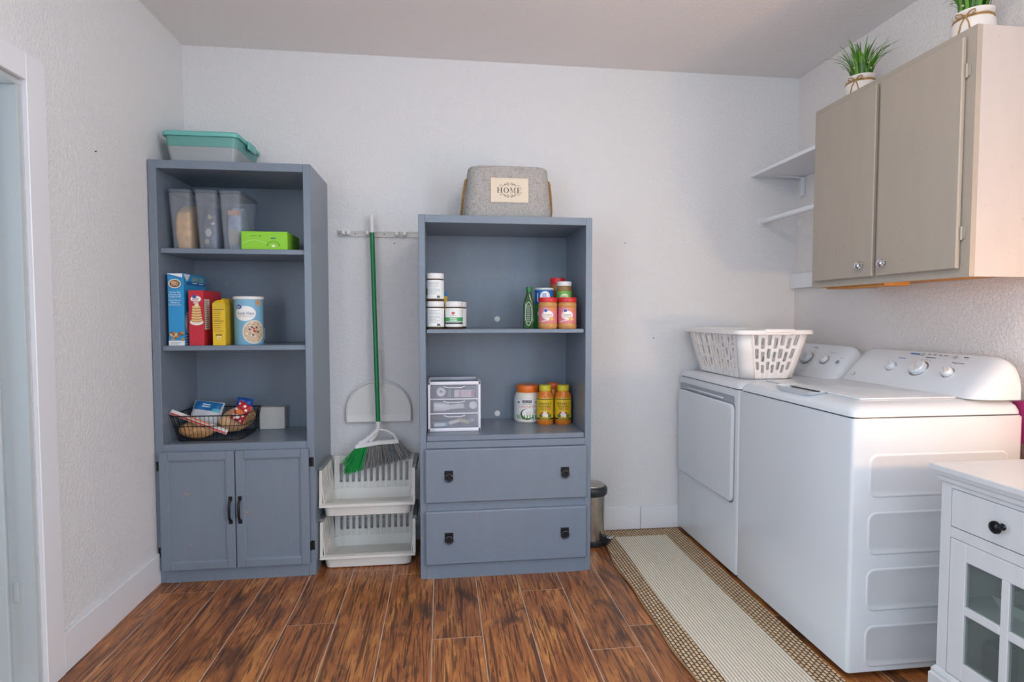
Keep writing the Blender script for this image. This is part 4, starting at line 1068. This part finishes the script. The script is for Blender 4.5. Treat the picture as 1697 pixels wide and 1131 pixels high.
def loaf(bm, ln, r, sq=1.0, seed=0):
    rr = random.Random(seed); rs = []
    for i in range(13):
        f = i/12; k = max(.12, math.sin(PI*min(max(f, .02), .98))**.35)
        rs.append([((f-.5)*ln, r*k*math.cos(a)*(1+.04*math.sin(3*a+f*9)), r*sq*k*math.sin(a)*(1+.05*math.cos(2*a+f*7))) for a in [2*PI*j/18 for j in range(18)]])
    return loft(bm, rs)
M_bread = mat('bread_in_bag', 'dfb285', .3, var=(35, .28), coat=.3)
M_toast = mat('bagged_bread_dark', 'cd9a68', .3, var=(40, .35), coat=.3)
l1 = tag(obj('bread_bag', loaf(BM(), .15, .042, .95, 1), M_toast, None, True, (-1.112, 2.722, .662), (0, 0, .02)), 'bagged browned bread low at the front of the wire basket', 'bread')
l2 = thing('sandwich_bread', 'long bagged loaf of pale sliced bread leaning in the wire basket', 'bread', (-.972, 2.812, .690))
obj('loaf', loaf(BM(), .165, .054, 1.0, 2), M_bread, l2, True, None, (0, -.25, .75))
for i in range(5):
    bm = BM(); f = .2+.13*i; tube(bm, [(.0, .0545*math.cos(a), .0545*math.sin(a)) for a in [PI*.05+PI*.9*j/14 for j in range(15)]], .0012, 5)
    o = obj('slice_line', bm, mat('slice_tan', 'b57f4e', .5), l2, True); o.rotation_euler = (0, -.25, .75); o.location = Matrix.Rotation(.75, 3, 'Z') @ (Matrix.Rotation(-.25, 3, 'Y') @ Vector(((f-.5)*.15, 0, .0)))
def pillow(bm, w_, h_, t_, seed=0, n=12):
    rr = random.Random(seed); g = []
    for s in (1, -1):
        gg = []
        for i in range(n+1):
            row = []
            for j in range(n+1):
                u, v = 2*i/n-1, 2*j/n-1; q = max(0, (1-u**4)*(1-v**4))**.6
                row.append(bm.verts.new((u*w_/2, s*t_/2*q*(1+.25*math.sin(5*u+seed)*math.cos(4*v+seed))+rr.uniform(-.001, .001)*(q > .01), v*h_/2)))
            gg.append(row)
        for i in range(n):
            for j in range(n):
                q = (gg[i][j], gg[i+1][j], gg[i+1][j+1], gg[i][j+1]); bm.faces.new(q if s < 0 else q[::-1])
    bmesh.ops.remove_doubles(bm, verts=bm.verts[:], dist=1e-5)
    return bm
t = thing('blue_snack_bag', 'white snack bag with a blue top band in the wire basket', 'bag', (-1.118, 2.838, .718))
o = obj('bag', pillow(BM(), .135, .12, .036, 1), mat('bag_white', 'd9dbe0', .3), t, True, None, (-.55, .12, 0))
p = Print(puffed(.135, .12, .036, 1)); p.poly([(-.058, .010), (.058, .004), (.064, .052), (-.060, .055)], '1f6fae').poly([(.02, .004), (.058, .002), (.062, .018), (.03, .018)], '59bcd0').lines(-.022, .028, .040, .011, 2, 'e6eef6', .45, 2); q_ = p.build('bag_print', o)
t = thing('red_wrap_bag', 'red and white gingham end of a bread bag at the basket corner', 'bag', (-.922, 2.722, .737))
o = obj('bag', pillow(BM(), .066, .09, .024, 3), mat('bag_red', 'b4232c', .35), t, True, None, (-.3, .45, -.3))
p = Print(puffed(.066, .09, .024, 3))
for i in range(4):
    for j in range(6):
        if (i+j) % 2 and (i in (0, 3) or j > 4 or j < 1): p.rect(-.029+i*.0145, -.040+j*.0135, -.018+i*.0145, -.030+j*.0135, 'ece6e2'); p.lay -= 1
p.lay += 1; p.ell(0, .0, .018, .012, 'e2813a').ell(0, -.022, .012, .010, 'f0e8e0').build('bag_print', o)
tag(obj('blue_bag', pillow(BM(), .075, .07, .03, 5), mat('bag_blue', '2757a6', .3, var=(40, .3)), None, True, (-.965, 2.893, .745), (-.1, .2, 0)), 'small crumpled royal blue bag at the back of the wire basket', 'bag')
st = BM(); prism(st, [(-.012, 0), (.012, 0), (.010, .003), (-.010, .003)], 'x', -.13, .13)
s_ = thing('striped_sleeve', 'long red and white paper sleeve slanting across the wire basket', 'wrapper', (-1.085, 2.672, .705))
o = obj('sleeve', st, mat('sleeve_white', 'dcd8d4', .5), s_, False, None, (1.2, .38, -.05))
p = Print(flat((0, 0, .0032), (1, 0, 0), (0, 1, 0)))
p.rect(-.128, -.010, .128, -.002, 'c0463a').rect(-.06, .003, .05, .010, 'd98a5a'); p.build('stripe_print', o)

# ------------------------------------------------------------------ things on the drawer bookcase
def jar(name, label, cat, loc, prof, m, lid_prof, lid_m, n=32, rz=0):
    t = thing(name, label, cat, loc, rz)
    obj('jar', lathe(BM(), prof, n=n), m, t, True)
    obj('lid', lathe(BM(), lid_prof, n=n), lid_m, t, True)
    return t
M_amber = mat('dark_filled_glass', '4d3a2e', .12, var=(30, .2))
def wjar(label, loc, kind):
    r, hh = .0395, .124
    t = jar('supplement_jar', label, 'jar', loc, [(0,0),(.037,0),(r,.004),(r,.092),(.036,.099),(0,.099)], M_amber, [(0,.0992),(.0385,.0992),(.0395,.101),(.0395,.1215),(.038,.1235),(0,.1235)], M_wplast)
    p = Print(round_(r+.0003, 0, -PI/2-.1)); a = PI*.93*r
    p.rect(-a, .010, a, .093, 'e3e6e6')
    if kind == 'front':
        p.rect(-a, .034, a, .052, '3ea35a').rect(-a, .022, a, .030, '3b4148').poly([(0, .063), (.008, .071), (.004, .078), (0, .074), (-.004, .078), (-.008, .071)], 'c43a34')
        p.lines(-.016, .018, .048, .007, 2, 'eaf5ea', .5, 4).lines(-.012, .014, .060, .004, 1, 'c58a86')
    else:
        p.lines(-.03 if kind == 'a' else -.024, .028, .084, .0065, 9, '9aa2a4', .3, 3 if kind == 'a' else 8).rect(.012, .014, .026, .024, '4a4f52').rect(-.032, .0105, .032, .0118, '6ba56a')
        if kind == 'a': p.rect(-.046, .026, -.034, .056, '23684a')
    p.build('printed_label', t)
    return t
wjar('white-lidded jar with small print, stacked on another jar', (-.0325, 2.575, 1.247), 'a')
wjar('white-lidded jar with small print, at the bottom of the stack', (-.0325, 2.575, 1.1225), 'b')
wjar('white-lidded jar with a green band and red emblem', (.051, 2.582, 1.1225), 'front')
wjar('white-lidded jar tucked behind the green-banded jar', (.072, 2.668, 1.1225), 'b')
t = thing('blue_yellow_carton', 'narrow blue and yellow carton behind the stacked jars', 'box', (-.012, 2.665, 1.1225))
obj('lower_band', box(BM(), -.035, .034, 0, .05, 0, .150), mat('card_yellow', 'd7b02b', .5), t)
obj('upper_band', box(BM(), -.035, .034, 0, .05, .1502, .172), mat('card_blue', '2e78b5', .5), t)
# olive oil bottle
OB = thing('oil_bottle', 'tall square dark green glass oil bottle', 'bottle', (.398, 2.60, 1.1225), -.25)
sq = lambda s_, z, r: [(u, v, z) for u, v in rrect(0, 0, s_, s_, r, 4)]
M_bot = mat('dark_green_glass', '1e4a1f', .08, coat=.5)
obj('glass', loft(BM(), [sq(.046, 0, .006), sq(.048, .003, .007), sq(.048, .118, .008), sq(.044, .128, .012), sq(.026, .158, .0125), sq(.024, .17, .0118)]), M_bot, OB, True)
obj('cap', lathe(BM(), [(0,.1702),(.0135,.1702),(.0140,.173),(.0140,.189),(.0125,.192),(0,.192)], n=20), mat('cap_green', '1e6d3a', .35), OB, True)
p = Print(flat((0, -.0242, 0), (1, 0, 0), (0, 0, 1))); p.ell(.001, .068, .016, .056, '9fc193').ell(.001, .068, .0135, .052, '22391f'); 
for i in range(9): p.rect(-.008, .03+i*.009, .009, .034+i*.009, '86967f'); p.lay -= 1
p.build('front_label', OB)
p = Print(flat((-.0242, 0, 0), (0, -1, 0), (0, 0, 1))); p.rect(-.018, .012, .018, .10, 'c6cbe0').lines(-.015, .015, .094, .009, 8, '56608a', .3).rect(-.018, .10, .018, .112, '3b4a9a'); p.build('side_label', OB)
# blue and green canister
BC = thing('drink_mix_canister', 'blue canister with green lower half behind a peanut butter jar', 'canister', (.478, 2.655, 1.1225))
obj('tub', lathe(BM(), [(0,0),(.043,0),(.0435,.002),(.0435,.181),(0,.181)], n=32), mat('canister_green', '3f9d3a', .4), BC, True)
obj('lid', lathe(BM(), [(0,.1812),(.045,.1812),(.0455,.183),(.0455,.189),(.044,.190),(0,.190)], n=32), mat('lid_blue_white', 'c9d3df', .4), BC, True)
p = Print(round_(.0437, 0, -PI/2-.18)); a = PI*.98*.0437
p.rect(-a, .112, a, .179, '2266b0').ell(.006, .150, .025, .024, 'e9eef4').lines(-.008, .020, .163, .009, 3, '2a5fa8', .5, 6).rect(-.034, .125, -.029, .165, 'dfe8f2').ell(.026, .06, .02, .022, '2f7f2c').ell(-.02, .07, .012, .014, 'e6ecd8').ell(.01, .12, .012, .008, 'c8452e'); p.build('printed_label', BC)
# peanut butter
def pb(label, loc, rz=0):
    t = jar('peanut_butter_jar', label, 'jar', loc, [(0,0),(.039,0),(.0435,.006),(.0435,.022),(.042,.025),(.042,.098),(.0435,.101),(.0435,.112),(.040,.121),(0,.121)], mat('peanut_butter', 'c08a4e', .25, var=(25, .12)), [(0,.1212),(.0425,.1212),(.0432,.123),(.0432,.140),(.0415,.1425),(0,.1425)], mat('red_lid', 'c8252b', .35), rz=rz)
    p = Print(round_(.0423, 0, -PI/2-.16)); a = PI*.97*.042
    p.rect(-a, .026, a, .097, 'd87a86').poly([(.0, .097), (.034, .097), (.034, .075), (.02, .08)], 'cf8a3e').ell(-.002, .062, .027, .020, 'f0ebe4').ell(-.010, .083, .010, .008, 'e8eef5').ell(-.010, .083, .0085, .0065, '2a5aa5').text('Creamy', -.002, .065, .011, 'b06a5a', .042).text('Peanut Butter', -.002, .054, .005, 'b06a5a', .036)
    p.poly([(-.034, .030), (.012, .040), (.010, .046), (-.034, .034)], 'e6d9d4').ell(.018, .044, .012, .009, 'd99a4a').ell(.018, .045, .007, .005, 'e9bb6a'); p.build('printed_label', t)
    return t
pb('red-lidded creamy peanut butter jar next to the drink canister', (.480, 2.565, 1.1225))
pb('red-lidded creamy peanut butter jar next to the bookcase side', (.570, 2.565, 1.1225))
t = jar('tall_red_lid_jar', 'tall amber jar with red lid behind the peanut butter', 'jar', (.560, 2.735, 1.1225), [(0,0),(.036,0),(.038,.004),(.038,.20),(.035,.213),(0,.213)], mat('amber_fill', 'a86a3c', .2, var=(25, .2)), [(0,.2132),(.0365,.2132),(.037,.215),(.037,.240),(.0355,.2425),(0,.2425)], mat('red_lid', 'c8252b'))
t = jar('tall_white_lid_jar', 'tall jar with white lid and green label behind the peanut butter', 'jar', (.576, 2.652, 1.1225), [(0,0),(.034,0),(.036,.004),(.036,.185),(.033,.200),(0,.200)], mat('pickle_fill', '8a6f3c', .15, var=(30, .3)), [(0,.2002),(.0345,.2002),(.035,.202),(.035,.218),(.0335,.2205),(0,.2205)], M_wplast)
p = Print(round_(.0363, 0, -PI/2-.2)); p.rect(-.10, .12, .10, .175, '6fb04a').ell(0, .15, .02, .013, 'd9e6b8').lines(-.015, .015, .153, .005, 2, '4b7a2a'); p.build('printed_label', t)

# plastic drawer tower
DT = thing('drawer_tower', 'small white plastic tower of three clear drawers', 'drawer unit', (.052, 2.62, .6455))
w_, d_, h_ = .244, .20, .232
fr = BM()
for s in (-1, 1):
    box(fr, s*(w_/2-.012), s*w_/2, 0, .014, 0, h_, .003, 2); box(fr, s*(w_/2-.010), s*w_/2, d_-.014, d_, 0, h_, .003, 2)
    box(fr, s*(w_/2-.010), s*w_/2, .014, d_-.014, h_-.014, h_, .002, 1); box(fr, s*(w_/2-.010), s*w_/2, .014, d_-.014, 0, .012, .002, 1)
box(fr, -w_/2, w_/2, 0, .014, 0, .016, .003, 2); box(fr, -w_/2, w_/2, 0, .016, h_-.016, h_, .003, 2)
box(fr, -w_/2, w_/2, d_-.014, d_, 0, .012, .003, 2); box(fr, -w_/2, w_/2, d_-.014, d_, h_-.014, h_, .003, 2)
for z in (.083, .150): box(fr, -w_/2+.01, w_/2-.01, .004, .014, z-.0025, z+.0025)
obj('frame', fr, mat('tower_white', 'e4e4ec', .35), DT, True)
obj('top_sheet', box(BM(), -w_/2+.012, w_/2-.012, .016, d_-.014, h_-.006, h_-.002), M_clear, DT)
for s in (-1, 1): obj('side_sheet', box(BM(), s*(w_/2-.006), s*(w_/2-.003), .0145, d_-.0145, .0125, h_-.0145), M_clear, DT)
for k_, (z0, z1) in enumerate(((.018, .079), (.087, .146), (.154, .214))):
    bm = BM(); x_ = w_/2-.014
    box(bm, -x_, x_, .001, .004, z0, z1); box(bm, -x_, x_, .004, d_-.02, z0, z0+.002)
    for s in (-1, 1): box(bm, s*(x_-.002), s*x_, .004, d_-.02, z0+.002, z1-.01)
    dr = obj('drawer', bm, clear('frosted_drawer', 'f8f9fc', 'e6e9f2', .17, .2), DT)
    hl = BM(); tube(hl, [(-.05, -.0015, z1-.004), (-.03, -.005, z1-.010), (.03, -.005, z1-.010), (.05, -.0015, z1-.004)], .0022, 6); obj('drawer_lip', hl, MATS['tower_white'], dr, True)
Z0 = .6455
def at(x, y, z): return (.052+x, 2.62+y, Z0+z)
tag(obj('tape_roll', tube(BM(), [(.014*math.cos(2*PI*i/24), 0, .014*math.sin(2*PI*i/24)) for i in range(24)], .010, 10, True), M_wplast, None, True, at(-.062, .03, .1815)), 'round white roll in the top clear drawer', 'roll')
t = thing('first_aid_box', 'white carton with pink end bands in the top clear drawer', 'box', at(.045, .02, .1565))
obj('carton', box(BM(), -.045, .045, 0, .05, 0, .034, .001, 1), mat('card_white', 'd2d0cb'), t)
p = Print(flat((0, -.0003, 0), (1, 0, 0), (0, 0, 1))); p.rect(-.022, .002, -.014, .03, 'd96a86').rect(.034, .002, .043, .03, 'd96a86').lines(-.010, .030, .027, .006, 4, 'd9a0ae'); p.build('carton_print', t)
tag(obj('grey_clip', box(BM(), .0, .012, 0, .03, 0, .04, .003, 2), M_greyp, None, False, at(-.028, .02, .1565)), 'grey plastic piece in the top clear drawer', 'clip')
tag(obj('pill_bottle', lathe(BM(), [(0,0),(.022,0),(.022,.052),(.018,.056),(.019,.058),(.019,.074),(0,.074)], n=20), M_wplast, None, True, at(-.095, .035, .1115), (0, PI/2, 0)), 'white pill bottle lying in the middle clear drawer', 'bottle')
tag(obj('white_tube_box', box(BM(), -.033, .033, 0, .03, 0, .022, .001, 1), mat('card_white', 'd2d0cb'), None, False, at(.012, .012, .1045), (0, -.08, 0)), 'small white carton in the middle clear drawer', 'box')
tag(obj('green_tube', tube(BM(), [(-.04, 0, .008), (.04, .01, .008)], .0075, 10), mat('tube_green', '8fbf9c', .4), None, True, at(.02, .07, .0895)), 'pale green tube in the middle clear drawer', 'tube')
tag(obj('bandage_roll', lathe(BM(), [(0,0),(.018,0),(.018,-.012),(0,-.012)], n=20, axis='y'), M_wplast, None, True, at(.088, .03, .118)), 'small white bandage roll in the middle clear drawer', 'roll')
rr = random.Random(9)
for i, (x, z, c, nm, lb) in enumerate(((-.07, .03, 'cfd3d8', 'thin_tube', 'pale thin tube slanting in the bottom clear drawer'), (-.055, .026, '7fb4c9', 'blue_wrapper', 'light blue wrapper in the bottom clear drawer'), (.0, .034, 'e6dfd0', 'folded_leaflet', 'cream folded leaflet in the bottom clear drawer'), (.05, .032, 'd8c79a', 'tan_packet', 'tan packet in the bottom clear drawer'), (.075, .028, 'd9dce2', 'white_packet', 'white packet in the bottom clear drawer'))):
    bm = BM(); box(bm, -.026, .026, 0, .02, -.008, .008, .002, 1)
    tag(obj(nm, bm, mat('bit_'+c, c, .5), None, False, at(x, .01+.022*i, z), (0, rr.uniform(-.35, .35), 0)), lb, 'packet')
# coconut oil and seasoning
CO = thing('coconut_oil_jar', 'large coconut oil jar with orange lid', 'jar', (.428, 2.846, .6455))
obj('jar', lathe(BM(), [(0,0),(.062,0),(.068,.006),(.068,.118),(.064,.136),(.055,.150),(0,.150)], n=36), mat('coconut_white', 'dcd6cd', .3), CO, True)
obj('lid', lathe(BM(), [(0,.1502),(.055,.1502),(.0565,.153),(.0565,.182),(.054,.186),(0,.186)], n=36), mat('orange_lid', 'e0701f', .4), CO, True)
p = Print(round_(.0683, 0, -PI/2-.15)); a = PI*.95*.068
p.rect(-a, .012, a, .122, 'dfe0de').rect(-.026, .102, .022, .114, '2a2b30').text('KIRKLAND', -.002, .108, .006, 'd8d8d8', .04).text('Organic Virgin', -.002, .096, .0055, '4a4a4a', .045).text('Coconut Oil', 0, .085, .014, 'd9622a', .085)
p.ell(-.002, .044, .034, .028, '6a4630').ell(.003, .048, .030, .023, 'f0efec').ell(.01, .05, .02, .014, 'dcdad4')
for i in range(9): p.poly([(-.05+i*.0125, .018), (-.045+i*.0125, .018), (-.055+i*.0140, .040), (-.060+i*.0140, .042)], ('3f8a3c', '5aa24a')[i % 2])
p.ell(-.044, .104, .006, .005, '55606a').ell(.04, .104, .004, .004, '6a9a4a').lines(.03, .05, .066, .005, 4, '9a8a80'); p.build('printed_label', CO)
def season(name, label, x, y, lidc):
    t = jar(name, label, 'bottle', (x, y, .6455), [(0,0),(.037,0),(.041,.006),(.041,.135),(.037,.150),(.029,.160),(.028,.166),(0,.166)], mat('season_orange', 'cf7427', .25, var=(60, .15)), [(0,.1662),(.0295,.1662),(.030,.168),(.030,.192),(.0285,.194),(0,.194)], mat('lid_'+lidc, lidc, .4))
    p = Print(round_(.0413, 0, -PI/2-.18)); a = PI*.97*.041
    p.rect(-a, .024, a, .134, 'd8b41f').rect(-a, .026, a, .034, '2a2420').rect(-a, .125, a, .129, '3a3020').text("Johnny's", 0, .108, .015, '2b2018', .062).text('SEASONING', 0, .092, .009, '3a2418', .056).text('SALT', -.008, .080, .009, '3a2418', .026).ell(.018, .080, .009, .007, 'd9862a')
    for x_, y_, c_ in ((-.012, .056, 'c8452e'), (.012, .055, 'b8402a'), (0, .060, 'e6d2c0'), (-.006, .05, 'e9dccb'), (.008, .048, 'efe4d4'), (-.02, .046, '5a6a2e'), (.022, .046, '5a7a2e')): p.ell(x_, y_, .009, .009, c_, 14)
    p.lines(-.025, .025, .032, .005, 1, 'd8b41f', .5); p.build('printed_label', t)
    return t
season('seasoning_bottle', 'yellow-capped seasoning salt bottle beside the coconut oil jar', .503, 2.755, 'c9bb22')
season('seasoning_bottle', 'yellow-capped seasoning salt bottle beside the bookcase side panel', .592, 2.748, 'c9bb22')
season('orange_capped_bottle', 'orange-capped bottle behind the two seasoning salt bottles', .558, 2.840, 'd8602a')

# ------------------------------------------------------------------ laundry basket on the dryer
LB = thing('laundry_basket', 'white plastic laundry basket with slotted sides on the dryer', 'basket', (1.492, 2.665, .8905))
M_lb = mat('basket_white', 'ebe7e4', .35)
bw0, bd0, bw1, bd1, lh, cr = .25, .48, .345, .575, .218, .05
def dims(v): f = v/lh; return (bw0+(bw1-bw0)*f)/2, (bd0+(bd1-bd0)*f)/2
def hset(n, pitch, hw):
    out_ = []
    for i in range(n):
        u = (i-(n-1)/2)*pitch; sh_ = 0 if i % 2 == 0 else -.014
        for a, b in ((.156, .207), (.096, .143), (.043, .083)): out_.append((u, hw, a+sh_, b+sh_))
    return out_
for s in (-1, 1):
    def P(u, v, s=s): hx, hy = dims(v); return Vector((u*(hx-cr)/(bw0/2*1.19-cr), s*hy, v))
    obj('end_wall', slotted(BM(), P, -(bw0/2*1.19-cr), bw0/2*1.19-cr, .004, lh, hset(7, .0275, .0085)), M_lb, LB, solid=.0028)
    def Q(u, v, s=s): hx, hy = dims(v); return Vector((s*hx, u*(hy-cr)/(bd0/2*1.1-cr), v))
    obj('long_wall', slotted(BM(), Q, -(bd0/2*1.1-cr), bd0/2*1.1-cr, .004, lh, hset(13, .0300, .0088)), M_lb, LB, solid=.0028)
    for t_ in (-1, 1):
        bm = BM(); g = []
        for v in (.004, .06, .12, lh):
            hx, hy = dims(v); g.append([(s*(hx-cr+cr*math.sin(PI/2*i/8)), t_*(hy-cr+cr*math.cos(PI/2*i/8)), v) for i in range(9)])
        obj('corner', loft(bm, g, False, False, False), M_lb, LB, True, solid=.0028)
obj('base', loft(BM(), [[(u, v, z) for u, v in rrect(0, 0, a, b, cr, 8)] for z, a, b in ((0, bw0-.01, bd0-.01), (.004, bw0+.002, bd0+.002), (.007, bw0, bd0))]), M_lb, LB, True)
rs = [[(u, v, z) for u, v in rrect(0, 0, bw1+e, bd1+e, cr+e/2, 8)] for z, e in ((lh-.002, -.002), (lh+.003, .002), (lh+.004, .034), (lh-.010, .040), (lh-.010, .044), (lh+.008, .038), (lh+.009, -.004), (lh-.002, -.006))]
obj('rim', loft(BM(), rs+[rs[0]], False, False), M_lb, LB, True)
for s in (-1, 1): obj('handle', box(BM(), -.072, .072, s*(bd1/2-.002), s*(bd1/2+.024), lh-.004, lh+.014, .004, 2), M_lb, LB, True)
